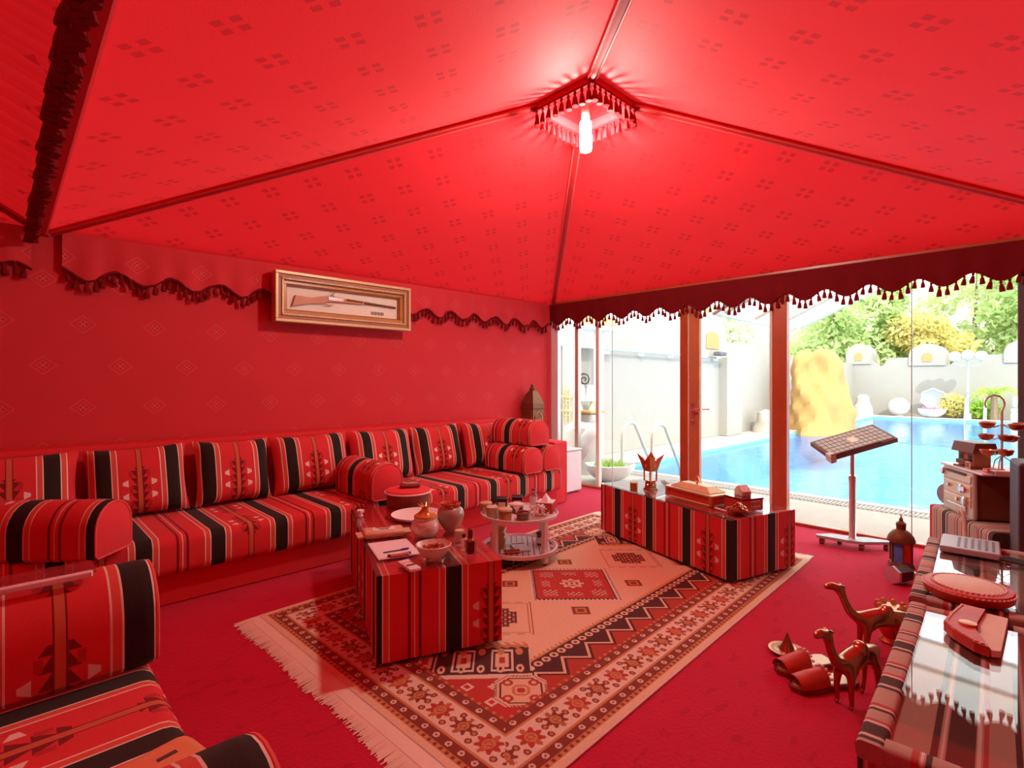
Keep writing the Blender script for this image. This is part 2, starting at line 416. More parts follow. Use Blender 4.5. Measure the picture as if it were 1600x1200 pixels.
# ceiling slopes
ceil = E('ceiling', 'red tent ceiling of four sloping fabric panels rising to a lamp', 'ceiling', kind='structure')
def slope(parent, e0, e1, t1, t0, mt='ceiling_fabric', n=14, pleat=False):
    e0, e1, t1, t0 = map(Vector, (e0, e1, t1, t0)); ms = Ms(); vs, fs, uv = [], [], []
    L = (e1 - e0).length; d = (e1 - e0).normalized(); nrm = (e1 - e0).cross(t0 - e0).normalized()
    nx, ny = (220, 16) if pleat else (n, n)
    P = []
    for j in range(ny + 1):
        for i in range(nx + 1):
            a, b_ = i / nx, j / ny
            p = (e0.lerp(e1, a)).lerp(t0.lerp(t1, a), b_)
            q = nrm * (-.03 * math.sin(PI * a) * math.sin(PI * b_))
            if pleat: q += nrm * (.016 * math.sin(2 * PI * a * L / .085) * (1 - b_) ** 2.0)
            P.append((p + q, ((p - e0).dot(d), math.sqrt(max(0, (p - e0).length_squared - (p - e0).dot(d) ** 2)))))
    for j in range(ny):
        for i in range(nx):
            k = j * (nx + 1) + i; f = (k, k + 1, k + nx + 2, k + nx + 1)
            fs.append(f); uv.append([P[q][1] for q in f])
    ms.add([p[0] for p in P], fs, uv)
    return O('ceiling_panel', ms, mt, parent, smooth=True)
def pyramid(parent, x0, x1, y0, y1, cx, cy, ring, rz, pleat=()):
    c = [(x0, y0, EAVE), (x1, y0, EAVE), (x1, y1, EAVE), (x0, y1, EAVE)]
    t = [(cx - ring, cy - ring, rz), (cx + ring, cy - ring, rz), (cx + ring, cy + ring, rz), (cx - ring, cy + ring, rz)]
    for i in range(4):
        j = (i + 1) % 4; slope(parent, c[i], c[j], t[j], t[i], pleat=i in pleat)
    for i in range(4):                                   # hip bands: flat strip with a rope edge each side
        a, b_ = Vector(c[i]), Vector(t[i]); d = (b_ - a).normalized(); side = Vector((-d.y, d.x, 0)).normalized()
        dn = Vector((0, 0, -.022))
        st = O('hip_band', Ms().tube([a + dn, b_ + dn], .024, 8), 'trim_red', parent, smooth=True)
        O('rope_edge', Ms().tube([a + dn * 1.6 + side * .026, b_ + dn * 1.6 + side * .026], .007, 6), 'piping', st, smooth=True)
        O('rope_edge', Ms().tube([a + dn * 1.6 - side * .026, b_ + dn * 1.6 - side * .026], .007, 6), 'piping', st, smooth=True)
    # little hood closing the top
    top = [(q[0], q[1], rz + .12) for q in t]
    O('hood', Ms().add(t + top, [(0, 1, 5, 4), (1, 2, 6, 5), (2, 3, 7, 6), (3, 0, 4, 7), (4, 5, 6, 7)]), 'hood_red', parent)
pyramid(ceil, XW, XE, YS, YN, CX, CY, RING, RZ)
ceil2 = E('ceiling', 'gathered red tent ceiling of the second bay beyond the fringe', 'ceiling', kind='structure')
pyramid(ceil2, XB, XW, YS, YN, (XB + XW) / 2, CY, RING, RZ, pleat=(1,))
for a, b_ in (((XW, YN - .01), (XE, YN - .01)), ((XB, YN - .01), (XW, YN - .01)), ((XE - .02, YN), (XE - .02, YS)), ((XE, YS + .02), (XW, YS + .02))):
    O('trim_1', Ms().tube([(*a, EAVE - .01), (*b_, EAVE - .01)], .009, 6), 'piping', label='thin piping cord along the tent eave', cat='trim', kind='structure', group='eave piping cords', smooth=True)
# tassels
TPROF = [(.004, 0), (.008, -.006), (.011, -.014), (.006, -.022), (.012, -.034), (.017, -.058), (.019, -.082), (.0005, -.083)]
tm = O('tassel', Ms().lathe(TPROF, 7, cap=False), 'fringe', smooth=True); TASSEL = tm.data; bpy.data.objects.remove(tm)
def valance(name, p0, p1, ztop, zlow, amp, per, label, group=None, sp=.05, phase=0.0, mt='wall_fabric', ruffle=.012):
    p0 = Vector((*p0, 0)); p1 = Vector((*p1, 0)); L = (p1 - p0).length; d = (p1 - p0) / L; nrm = Vector((-d.y, d.x, 0))
    n = int(L / .025); ms = Ms(); vs, fs, uv = [], [], []
    zb = lambda t: zlow + amp * (.5 + .5 * math.cos(2 * PI * (t / per + phase)))
    rows = 4
    for side in (0, 1):
        for i in range(n + 1):
            t = L * i / n
            for j in range(rows + 1):
                k = j / rows; z = zb(t) + (ztop - zb(t)) * k
                w = ruffle * math.sin(t * 2 * PI / .21) * (1 - k)
                vs.append(p0 + d * t + nrm * (w + side * .006) + Vector((0, 0, z)))
    m1 = (n + 1) * (rows + 1)
    for side in (0, 1):
        for i in range(n):
            for j in range(rows):
                k = side * m1 + i * (rows + 1) + j; f = (k, k + rows + 1, k + rows + 2, k + 1)
                fs.append(f if side else f[::-1]); 
                uvf = [(((q - side * m1) // (rows + 1)) * L / n, vs[q].z) for q in fs[-1]]; uv.append(uvf)
    for i in range(n):
        k = i * (rows + 1); fs.append((k, k + rows + 1, m1 + k + rows + 1, m1 + k)); uv.append([(0, 0)] * 4)
    ms.add(vs, fs, uv)
    root = O(name, ms, mt, label=label, cat='valance', group=group, smooth=True)
    br = [p0 + d * (L * i / n) + nrm * .003 + Vector((0, 0, zb(L * i / n))) for i in range(n + 1)]
    O('braid', Ms().tube(br, .010, 6), 'fringe', root, smooth=True)
    k = int(L / sp)
    for i in range(k):
        t = (i + .5) * sp
        o = OB('tassel', TASSEL, root, loc=p0 + d * t + nrm * (.003 + ruffle * math.sin(t * 2 * PI / .21)) + Vector((0, 0, zb(t) - .004)))
        o.rotation_euler = (random.uniform(-.12, .12), random.uniform(-.12, .12), random.uniform(0, 6)); s = random.uniform(.9, 1.08); o.scale = (s, s, s)
    return root
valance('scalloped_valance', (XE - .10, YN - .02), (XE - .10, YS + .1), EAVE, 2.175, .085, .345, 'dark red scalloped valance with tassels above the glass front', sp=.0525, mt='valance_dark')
valance('scalloped_valance', (XW + .08, YN - .045), (XE - .12, YN - .045), EAVE, 2.13, .085, .35, 'red scalloped tassel valance on the wall behind the framed rifle', sp=.0525, phase=.1)
valance('scalloped_valance', (-1.6, YN - .045), (XW - .08, YN - .045), EAVE, 2.13, .085, .35, 'red scalloped tassel valance at the far left past the ceiling fringe', sp=.0525, phase=.3)
# fringe hanging along the seam between the two bays
fr_root = O('ceiling_fringe', Ms().box((XW - .05, (YN + YS) / 2, EAVE - .01), (.11, YN - YS - .02, .05), .012), 'plain_red', label='thick dark red tassel fringe along the ceiling seam', cat='fringe')
for row in (-1, 1):
    k = int((YN - YS - .3) / .042)
    for i in range(k):
        o = OB('tassel', TASSEL, fr_root, loc=(XW - .085 + row * .012, YN - .10 - i * .042 - (.021 if row > 0 else 0), EAVE - .03)); o.scale = (1.15, 1.15, 1.1); o.rotation_euler = (random.uniform(-.15, .15), row * .1, random.uniform(0, 6))

# tasselled hood and hanging lamp at the apex
hood = E('lamp_canopy', 'small square tasselled red canopy at the tent apex', 'canopy', (CX, CY, RZ))
for i in range(4):
    a0 = PI / 4 + i * PI / 2; rr = RING * math.sqrt(2) + .015
    p = Vector((rr * math.cos(a0), rr * math.sin(a0), 0)); q = Vector((rr * math.cos(a0 + PI / 2), rr * math.sin(a0 + PI / 2), 0))
    O('pelmet', Ms().add([p, q, q - Vector((0, 0, .06)), p - Vector((0, 0, .06)), p * .95, q * .95, q * .95 - Vector((0, 0, .06)), p * .95 - Vector((0, 0, .06))],
        [(0, 1, 2, 3), (7, 6, 5, 4), (3, 2, 6, 7), (0, 4, 5, 1)]), 'trim_red', hood)
    O('cord', Ms().tube([p - Vector((0, 0, .06)), q - Vector((0, 0, .06))], .012, 6), 'fringe', hood, smooth=True)
    for k in range(9):
        o = OB('tassel', TASSEL, hood, loc=p.lerp(q, (k + .5) / 9) - Vector((0, 0, .065))); o.scale = (1.15, 1.15, 1.25); o.rotation_euler = (random.uniform(-.1, .1), random.uniform(-.1, .1), k)
def lamp(x, y, label, glow='bulb_glow'):
    l = E('hanging_lamp', label, 'lamp', (x, y, RZ))
    O('cord', Ms().tube([(0, 0, .118), (0, 0, -.01)], .006, 6), 'white', l)
    O('socket', Ms().lathe([(.02, .0), (.026, -.03), (.03, -.11), (.028, -.125)], 16), 'cream', l, smooth=True)
    O('bulb', Ms().lathe([(.030, -.125), (.040, -.14), (.042, -.31), (.036, -.332), (.012, -.342)], 18), glow, l, smooth=True)
    l.rotation_euler = (R(2), R(-4), 0)
    return l
lamp(CX, CY, 'lit tubular bulb hanging at the tent apex')
lamp((XB + XW) / 2, CY, 'added tubular bulb, out of view, lighting the second tent bay', 'bulb_added')  # added lamp, out of view, putting a little light into the second bay

# ------------------------------------------------------------------ glass front (window_1) and side glass (window_2)
win = E('window_1', 'full-height glazed front with wooden door posts facing the pool', 'window', kind='structure')
XG = 5.57
def post(y0, y1, mt, z1=EAVE, dx=.07, x=XG, name='post'): return O(name, Ms().box((x, (y0 + y1) / 2, z1 / 2), (dx, abs(y1 - y0), z1), .006), mt, win)
post(4.80, 4.92, 'white', name='jamb'); post(4.44, 4.50, 'chrome_beige', name='mullion'); post(4.10, 4.15, 'cream', name='mullion')
post(2.865, 2.965, 'wood_red'); post(1.825, 1.955, 'wood_red', dx=.09); post(.14, .19, 'dark_grey', name='mullion')
for y0, y1 in ((4.50, 4.80), (4.15, 4.44), (3.912, 4.10), (2.965, 3.905), (.845, 1.825), (.19, .84), (YS + .1, .14)):
    O('pane', Ms().box((XG, (y0 + y1) / 2, EAVE / 2 + .01), (.012, y1 - y0, EAVE - .04)), 'pane', win)
O('pane_joint', Ms().box((XG, 3.9085, EAVE / 2), (.014, .006, EAVE - .06)), 'grey', win); O('pane_joint', Ms().box((XG, .8425, EAVE / 2), (.014, .006, EAVE - .06)), 'grey', win)
O('threshold', Ms().box((XG, (YS + YN) / 2, .012), (.10, YN - YS, .03), .006), 'wood_red', win)
O('head_rail', Ms().box((XG, (YS + YN) / 2, EAVE + .02), (.10, YN - YS, .08), .006), 'wood_red', win)
door = E('door_1', 'glazed wooden door leaf with lever handle opening to the pool', 'door', (0, 0, 0), kind='structure')
O('stile', Ms().box((XG - .01, 2.79, 1.23), (.06, .12, 2.36), .006), 'wood_tan', door); O('seal_strip', Ms().box((XG - .045, 2.852, 1.23), (.012, .012, 2.36)), 'cream', door)
O('stile', Ms().box((XG - .01, 1.975, 1.23), (.06, .03, 2.36), .006), 'cream', door)
O('pane', Ms().box((XG - .01, 2.36, 1.23), (.012, .74, 2.36)), 'pane', door)
hd = O('handle_plate', Ms().box((XG - .046, 2.80, 1.03), (.008, .04, .24), .003), 'silver', door)
O('lever', Ms().tube([(XG - .05, 2.80, 1.08), (XG - .095, 2.80, 1.08), (XG - .10, 2.78, 1.08), (XG - .10, 2.68, 1.085)], .010, 8), 'silver', hd, smooth=True)
O('lock', Ms().lathe([(.014, 0), (.014, .02), (.006, .024)], 12, mtx=Matrix.Translation((XG - .05, 2.80, .96)) @ Matrix.Rotation(R(-90), 4, 'Y')), 'brass', hd, smooth=True)
O('lever', Ms().tube([(XG + .03, 2.80, 1.08), (XG + .07, 2.80, 1.08), (XG + .075, 2.78, 1.08), (XG + .075, 2.66, 1.085)], .010, 8), 'silver', hd, smooth=True)

# ================================================================== OUTSIDE
LAWN = O('ground_garden', Ms().box((20, -2, -1.75), (60, 60, .1)), 'stone', label='pale ground around the garden', cat='ground', kind='structure')
PX0, PX1, PY0, PY1 = 7.07, 24.6, -14.0, 4.95
deck = Ms()
deck.box(((XE + .03 + PX0) / 2, -4, -.10), (PX0 - XE - .03, 20, .19)).box(((PX0 + 30) / 2, (PY1 + 9) / 2, -.10), (30 - PX0, 9 - PY1, .19)).box(((XE + .03 + PX0) / 2, 7.5, -.10), (PX0 - XE - .03, 3, .19)).box(((PX1 + 30) / 2, -4.5, -.10), (30 - PX1, 18.9, .19))
O('deck_pool', deck, 'stone', label='pale stone paving around the swimming pool', cat='deck', kind='structure')
basin = Ms(); D = -1.0; PXa, PXb, PYa, PYb = PX0 + .012, PX1 - .012, PY0 + .012, PY1 - .012
basin.add([(PXa, PYa, D), (PXb, PYa, D), (PXb, PYb, D), (PXa, PYb, D), (PXa, PYa, -.02), (PXb, PYa, -.02), (PXb, PYb, -.02), (PXa, PYb, -.02)], [(0, 1, 2, 3), (0, 4, 5, 1), (1, 5, 6, 2), (2, 6, 7, 3), (3, 7, 4, 0)])
O('pool_basin', basin, 'tile_blue', label='light blue tiled swimming pool basin', cat='pool', kind='structure')
O('water', Ms().add([(PX0, PY0, -.07), (PX1, PY0, -.07), (PX1, PY1, -.07), (PX0, PY1, -.07)], [(0, 1, 2, 3)]), 'water', label='rippled blue pool water', cat='water', kind='structure')
cop = E('coping_pool', 'white stone coping and overflow grate around the pool', 'coping', kind='structure')
O('coping_strip', Ms().box((PX0 - .06, (PY0 + PY1) / 2, .0), (.16, PY1 - PY0 + .2, .03), .01), 'coping', cop)
O('coping_strip', Ms().box(((PX0 + PX1) / 2, PY1 + .14, .0), (PX1 - PX0, .28, .05), .01), 'coping', cop); O('coping_strip', Ms().box((PX1 + .2, (PY0 + PY1) / 2, .0), (.4, PY1 - PY0, .05), .01), 'coping', cop)
gb = Ms().box((0, 0, 0), (.17, .018, .012)); go = O('grate_bar', gb, 'coping', cop, loc=(PX0 - .24, 4.6, .004))
O('grate_channel', Ms().box((PX0 - .24, 0, -.004), (.19, 9.6, .006)), 'boulder_grey', cop)
y = 4.6 - .042
while y > -1.2:
    OB('grate_bar', go.data, cop, loc=(PX0 - .24, y, .004)); y -= .042
# garden walls with rounded turrets
GY = 5.95; GX = 26.0
def merlon(parent, c, axis, w=1.5, h=1.0, dep=1.0, z=2.0, niche=.35):
    pr = [(-w / 2, 0)] + [(w / 2 * math.cos(PI - PI * i / 14), h * .45 + (h * .55) * math.sin(PI - PI * i / 14)) for i in range(15)] + [(w / 2, 0)]
    n2 = [(-niche / 2, h * .18), (niche / 2, h * .18), (niche / 2, h * .48), (niche * .25, h * .56), (-niche * .25, h * .56), (-niche / 2, h * .48)]
    # axis 'x': the barrel runs along x and its face looks towards -x ; axis 'y': its face looks towards -y
    M = Matrix.Translation((c[0], c[1], z)) @ (Matrix(((0, 0, 1, 0), (1, 0, 0, 0), (0, 1, 0, 0), (0, 0, 0, 1))) if axis == 'x' else Matrix(((1, 0, 0, 0), (0, 0, 1, 0), (0, 1, 0, 0), (0, 0, 0, 1))))
    t = O('turret', Ms().prism(pr, 0, dep, M), 'plaster', parent)
    O('niche', Ms().prism(n2, -.02, .03, M), 'orange_niche', t)
def gwall(name, pts, fixed, axis, th, label):
    w = Ms(); M = Matrix(((1, 0, 0, 0), (0, 0, 1, fixed), (0, 1, 0, 0), (0, 0, 0, 1))) if axis == 'y' else Matrix(((0, 0, 1, fixed), (1, 0, 0, 0), (0, 1, 0, 0), (0, 0, 0, 1)))
    w.prism(pts, 0, th, M)
    return O(name, w, 'plaster', label=label, cat='wall', kind='structure')
gl = gwall('wall_garden_side', [(6.2, 0), (27, 0), (27, 2.15), (17.6, 2.15), (16.9, 2.42), (14.1, 2.42), (13.7, 2.0), (11.55, 2.0), (11.35, 2.42), (8.5, 2.42), (8.3, 2.02), (6.2, 2.02)], GY, 'y', .35, 'long white garden wall with stepped top beside the pool')
merlon(gl, (12.75, GY), 'y', 1.7, 1.1, .5, 2.0, .7); merlon(gl, (17.4, GY), 'y', 1.5, 1.0, .5, 2.15, .5)
O('pilaster', Ms().box((13.6, GY - .10, 1.0), (.9, .22, 2.0), .01), 'plaster', gl)
rail = E('wall_rail', 'thin metal rail on brackets along the white garden wall', 'rail', (0, GY, 1.98))
O('pipe', Ms().tube([(6.9, -.10, .02), (13.0, -.10, -.02)], .022, 8), 'silver', rail, smooth=True)
for x in (8.2, 9.4, 10.6, 11.8, 12.8): O('bracket', Ms().box((x, -.055, -.03), (.06, .11, .10), .006), 'white', rail)
O('floodlight', Ms().box((12.75, -.20, .09), (.34, .2, .10), .02), 'dark_grey', rail)
gf = gwall('wall_garden_far', [(-9, 0), (6.0, 0), (6.0, 2.35), (5.4, 2.35), (5.1, 2.02), (4.9, 2.02), (4.7, 2.32), (3.95, 2.34), (3.3, 2.34), (2.9, 2.02), (2.75, 2.02), (2.4, 2.36), (2.0, 2.36), (-9, 2.36)], GX, 'x', .35, 'white far garden wall with arched turrets beyond the pool')
merlon(gf, (GX - .05, 3.45), 'x', 1.15, .85, 1.2, 2.0, .30); merlon(gf, (GX - .05, 5.75), 'x', .9, .85, 1.2, 2.1, .25); merlon(gf, (GX - .05, .6), 'x', 1.3, .85, 1.2, 2.05, .3)
# sandy climbing rock
def rockmesh(c, h, rb, rt, n=40, m=26, seed=1, sx=1, sy=1, amp=.16):
    rng = np.random.RandomState(seed); ph = rng.rand(8) * 6; vs, fs = [], []
    for j in range(m + 1):
        k = j / m; r0 = (rb + (rt - rb) * k ** .75) * (1 if j < m else .45)
        if k > .9 and j < m: r0 *= 1 - (k - .9) * 2.2
        for i in range(n):
            a = 2 * PI * i / n
            d = 1 + amp * (.5 * math.sin(3 * a + ph[0] + 5 * k) + .35 * math.sin(5 * a + ph[1] - 7 * k) + .3 * math.sin(2 * a + ph[2] + 11 * k) + .22 * math.sin(9 * a + 17 * k + ph[3]) + .18 * math.sin(13 * a - 23 * k + ph[4]))
            vs.append((c[0] + r0 * d * sx * math.cos(a), c[1] + r0 * d * sy * math.sin(a), c[2] + h * k * (1 + .04 * math.sin(4 * a + ph[5]) * k)))
    for j in range(m):
        for i in range(n): i2 = (i + 1) % n; fs.append((j * n + i, j * n + i2, (j + 1) * n + i2, (j + 1) * n + i))
    fs.append(tuple(m * n + i for i in range(n)))
    return Ms().add(vs, fs)
O('waterfall_rock', rockmesh((17.0, 4.75, -.1), 2.35, 1.2, .70, seed=3, sx=1.15, sy=.75), 'rock_sand', label='tall sandy orange artificial rock at the pool edge', cat='rock', smooth=True)
O('boulder', rockmesh((15.0, 5.40, -.02), .62, .42, .28, 20, 8, 5, amp=.08), 'boulder', label='round cream boulder in front of the sandy rock', cat='boulder', smooth=True)
O('boulder', rockmesh((24.9, 5.35, -.02), .85, .38, .2, 16, 8, 8, amp=.15), 'boulder_grey', label='small grey stone at the foot of the far wall', cat='boulder', smooth=True)
gl_ = E('globe_light', 'white ball light on the far pool edge', 'light', (25.4, 4.25, 0)); O('globe', Ms().sphere((0, 0, .38), .36), 'globe_white', gl_, smooth=True); O('base', Ms().lathe([(.16, 0), (.16, .05), (.1, .07)], 14), 'grey', gl_)
# shell planters
def clam(loc, s, rz, plant, label):
    r = E('clam_planter', label, 'planter', loc, rz); r.scale = (s, s, s)
    def valve(M):
        vs, fs = [], []; nu, nv = 24, 8
        for j in range(nv + 1):
            for i in range(nu):
                a = 2 * PI * i / nu; k = j / nv; rad = .38 * math.sin(k * PI / 2) * (1 + .07 * math.cos(7 * a) * k); vs.append(M @ Vector((rad * math.cos(a) * 1.12, rad * math.sin(a), -.30 * math.cos(k * PI / 2))))
        for j in range(nv):
            for i in range(nu): i2 = (i + 1) % nu; fs.append((j * nu + i, j * nu + i2, (j + 1) * nu + i2, (j + 1) * nu + i))
        n0 = len(vs); c = sum(vs, Vector()) / n0
        vs2 = vs + [v + (c - v) * .07 + M.to_3x3() @ Vector((0, 0, .02)) for v in vs]
        f2 = fs + [tuple(n0 + q for q in f[::-1]) for f in fs]
        e = nv * nu
        for i in range(nu): i2 = (i + 1) % nu; f2.append((e + i, e + i2, n0 + e + i2, n0 + e + i))
        return Ms().add(vs2, f2)
    O('bowl', valve(Matrix.Translation((0, 0, .30))), 'fabric_white', r, smooth=True)
    O('lid', valve(Matrix.Translation((-.40, 0, .62)) @ Matrix.Rotation(R(-62), 4, 'Y') @ Matrix.Scale(-1, 4, (0, 0, 1)) @ Matrix.Diagonal((1.0, 1, .55, 1))), 'fabric_white', r, smooth=True)
    ms = Ms(); rng = random.Random(3)
    for k in range(60):
        a = rng.uniform(0, 6.3); q = rng.uniform(0, .30); x, y = q * math.cos(a), q * math.sin(a); h = rng.uniform(.06, .17); l = rng.uniform(.01, .03)
        ms.lathe([(l * .6, 0), (l, h * .4), (.002, h)], 5, mtx=Matrix.Translation((x, y, .24)) @ Matrix.Rotation(rng.uniform(-.5, .5), 4, 'X') @ Matrix.Rotation(rng.uniform(-.5, .5), 4, 'Y'), cap=False)
    O('foliage', ms, plant, r)['kind'] = 'stuff'
clam((6.06, 4.30, 0), .80, R(-44), 'leaf_lime', 'white clam shell planter with succulents just outside the glass')
clam((25.1, 3.2, 0), 1.1, R(178), 'pink_flower', 'white clam shell planter with pink flowers on the far pool edge')
# pool ladders
def ladder(loc, rz, s, label):
    r = E('pool_ladder', label, 'ladder', loc, rz); r.scale = (s, s, s)
    for yy in (-.25, .25):
        p = [(-.42, yy, 0)] + [(-.42, yy, .35)] + [(-.42 + .22 - .22 * math.cos(t), yy, .55 + .22 * math.sin(t)) for t in np.linspace(0, PI * .72, 9)] + [(.30, yy, .20), (.38, yy, .08), (.38, yy, -.1), (.38, yy, -.8)]
        O('rail', Ms().tube(p, .024, 10), 'chrome_beige', r, smooth=True)
        O('flange', Ms().lathe([(.06, 0), (.06, .012), (.03, .03)], 14, (-.42, yy, 0)), 'chrome_beige', r, smooth=True)
    for z in (-.3, -.55): O('tread', Ms().box((.38, 0, z), (.09, .48, .03), .008), 'chrome_beige', r)
ladder((7.0, 4.2, 0), 0, 1.0, 'chrome pool ladder with two curved rails just outside the glass')
ladder((24.3, 1.9, 0), PI, 1.0, 'small chrome pool ladder on the far pool edge')
# lamp post
lp = E('garden_lamp', 'garden lamp post with three white globes by the far wall', 'lamp post', (25.0, 2.15, 0))
O('pole', Ms().lathe([(.10, 0), (.10, .2), (.05, .25), (.04, .95), (.07, .98), (.04, 1.02), (.035, 2.05), (.06, 2.1)], 12), 'grey', lp, smooth=True)
for yy in (-.36, 0, .36):
    O('arm', Ms().tube([(0, 0, 1.95), (0, yy * .6, 1.92), (0, yy, 2.02), (0, yy, 2.15)], .02, 6), 'grey', lp, smooth=True); O('globe', Ms().sphere((0, yy, 2.28 + (.04 if yy == 0 else 0)), .19), 'globe_white', lp, smooth=True)
# shrubs, palm, trees
def leaves(n, pts_fn, size, rng, tilt=1.0):
    p = np.array([pts_fn(rng) for _ in range(n)]); v = np.zeros((n, 4, 3))
    a = rng.normal(size=(n, 3)); a /= np.linalg.norm(a, axis=1)[:, None]; b_ = rng.normal(size=(n, 3)); b_ -= a * (a * b_).sum(1)[:, None]; b_ /= np.linalg.norm(b_, axis=1)[:, None]
    s = size * rng.uniform(.6, 1.3, size=(n, 1)); v[:, 0] = p - a * s; v[:, 1] = p - b_ * s * .5; v[:, 2] = p + a * s; v[:, 3] = p + b_ * s * .5
    me = bpy.data.meshes.new('foliage'); me.from_pydata(v.reshape(-1, 3).tolist(), [], np.arange(n * 4).reshape(n, 4).tolist()); return me
def tree(x, y, h, rx, rz, lm, label, seed, n=5200, clumps=26, ls=.16, trunk=.16):
    rng = np.random.RandomState(seed); r = E('garden_tree', label, 'tree', (x, y, 0), 0, 'trees behind the garden walls')
    cz = h - rz; cl = []
    for _ in range(clumps):
        d = rng.normal(size=3); d /= np.linalg.norm(d); q = rng.uniform(.35, .95); cl.append((d * np.array([rx, rx, rz]) * q + np.array([0, 0, cz]), rng.uniform(.28, .5) * rx))
    def fn(g):
        c, s = cl[g.randint(len(cl))]; d = g.normal(size=3); d /= np.linalg.norm(d) + 1e-6; return c + d * s * g.uniform(.55, 1.0)
    me = leaves(n, fn, ls, rng); me.materials.append(MATS[lm]); OB('crown', me, r)['kind'] = 'stuff'
    tk = Ms().tube([(0, 0, -.1), (.05, .03, cz * .5), (0, 0, cz)], [trunk, trunk * .8, trunk * .5], 8)
    for k in range(5):
        c = cl[k][0]; tk.tube([(0, 0, cz * .6), tuple(c * .5 + np.array([0, 0, cz * .35])), tuple(c)], [trunk * .5, trunk * .35, trunk * .12], 5)
    O('trunk', tk, 'bark', r, smooth=True)
def shrub(name, loc, r_, h, lm, n, ls, label, seed, cat='shrub'):
    rng = np.random.RandomState(seed); r = E(name, label, cat, loc)
    def fn(g):
        d = g.normal(size=3); d /= np.linalg.norm(d); k = g.uniform(.4, 1) ; return np.array([d[0] * r_ * k, d[1] * r_ * k, h / 2 + d[2] * h / 2 * k])
    me = leaves(n, fn, ls, rng); me.materials.append(MATS[lm]); OB('foliage', me, r)['kind'] = 'stuff'
    O('stem', Ms().tube([(0, 0, 0), (0, 0, h * .6)], .03, 6), 'bark', r)
shrub('yellow_shrub', (25.55, 2.62, 0), .42, .95, 'leaf_yellow', 900, .07, 'low yellowish shrub beside the pink flower planter', 4)
shrub('green_shrub', (25.45, 1.75, 0), .45, .7, 'leaf_lime', 1300, .10, 'bright green bush under the palm by the far wall', 6)
pm = E('palm', 'bright green palm leaning over the far wall', 'palm', (24.95, 1.45, 0)); O('trunk', Ms().tube([(0, 0, 0), (.02, 0, .9)], [.12, .09], 8), 'bark', pm, smooth=True)
rng = random.Random(5)
for k in range(16):
    a = k * 2.4; el = rng.uniform(.5, 1.3); L = rng.uniform(.75, 1.0); ms = Ms(); pts = []
    for i in range(8):
        t = i / 7; pts.append(Vector((math.cos(a) * L * t * math.cos(el * .8), math.sin(a) * L * t * math.cos(el * .8), .9 + L * math.sin(el) * t - .75 * L * t * t)))
    ms.tube(pts, [.014] * 8, 4)
    for i in range(1, 8):
        p = pts[i]; sd_ = Vector((-math.sin(a), math.cos(a), 0))
        for sg in (-1, 1):
            q = p + sd_ * sg * .26 * (1 - abs(i / 7 - .45)) + (pts[i] - pts[i - 1]) * .9 - Vector((0, 0, .08)); w = (pts[i] - pts[i - 1]) * .28
            ms.add([p - w, p + w, q], [(0, 1, 2)])
    O('frond', ms, 'leaf_lime', pm)
for i, (x, y, h, rx, rz, lm, lab) in enumerate((
    (29.5, 7.7, 6.3, 2.3, 2.5, 'leaf_green', 'dark green tree above the sandy rock'),
    (31.5, 5.9, 7.0, 1.5, 2.9, 'leaf_green', 'tall slender green tree left of the gap of sky'),
    (30.5, 3.9, 4.6, 1.6, 1.5, 'leaf_yellow', 'yellowish low tree below the gap of sky'),
    (33.0, 2.6, 7.6, 2.2, 3.2, 'leaf_pale', 'pale green tree right of the gap of sky'),
    (31.5, -.2, 7.8, 2.5, 3.3, 'leaf_green', 'large green tree behind the lamp post'),
    (31.0, -3.6, 7.6, 2.6, 3.2, 'leaf_grey', 'greyish green tree at the edge of the garden'),
    (21.5, 10.2, 4.7, 2.0, 1.7, 'leaf_grey', 'grey-green tree behind the side wall turret'),
    (35.0, 8.6, 6.6, 2.6, 2.8, 'leaf_pale', 'pale tree furthest behind the sandy rock'))):
    tree(x, y, h, rx, rz, lm, lab, 30 + i)
# lounge cushion seat across the pool
dl = E('daybed', 'white cushioned daybed on the far right pool edge', 'daybed', (24.98, .62, 0)); O('base', Ms().box((0, 0, .16), (.6, .8, .3), .03), 'fabric_white', dl); O('mattress', Ms().box((0, 0, .38), (.6, .8, .14), .05, 2), 'fabric_white', dl); O('bolster', Ms().lathe([(.02, -.38), (.18, -.36), (.22, -.26), (.22, .26), (.18, .36), (.02, .38)], 18, mtx=Matrix.Translation((.08, .0, .66)) @ Matrix.Rotation(R(90), 4, 'X')), 'fabric_white', dl, smooth=True)
# white awning outside, sloping down to its outer corner
aw = E('awning', 'white sloping awning slab outside above the glass', 'awning', (0, 0, 0))
A = [(5.75, 2.66, 2.16), (8.5, 2.754, 2.16), (8.5, 1.2, 2.88), (8.5, -3.2, 2.95), (5.75, -3.2, 2.95), (5.75, 1.2, 2.88)]
O('sheet', Ms().add([Vector(p) for p in A], [(0, 5, 2, 1), (5, 4, 3, 2)]), 'awning_cloth', aw)
O('hem', Ms().tube([Vector(p) for p in A], .022, 8, True), 'fabric_white', aw)
for x in (5.9, 6.75, 7.6, 8.42):
    O('rib', Ms().tube([(x, 2.6, 2.18), (x, 1.2, 2.84), (x, -3.1, 2.91)], .03, 8), 'cream', aw, smooth=True)
O('post', Ms().tube([(8.3, -3.0, 0), (8.3, -3.0, 2.92)], .05, 10), 'chrome_beige', aw)
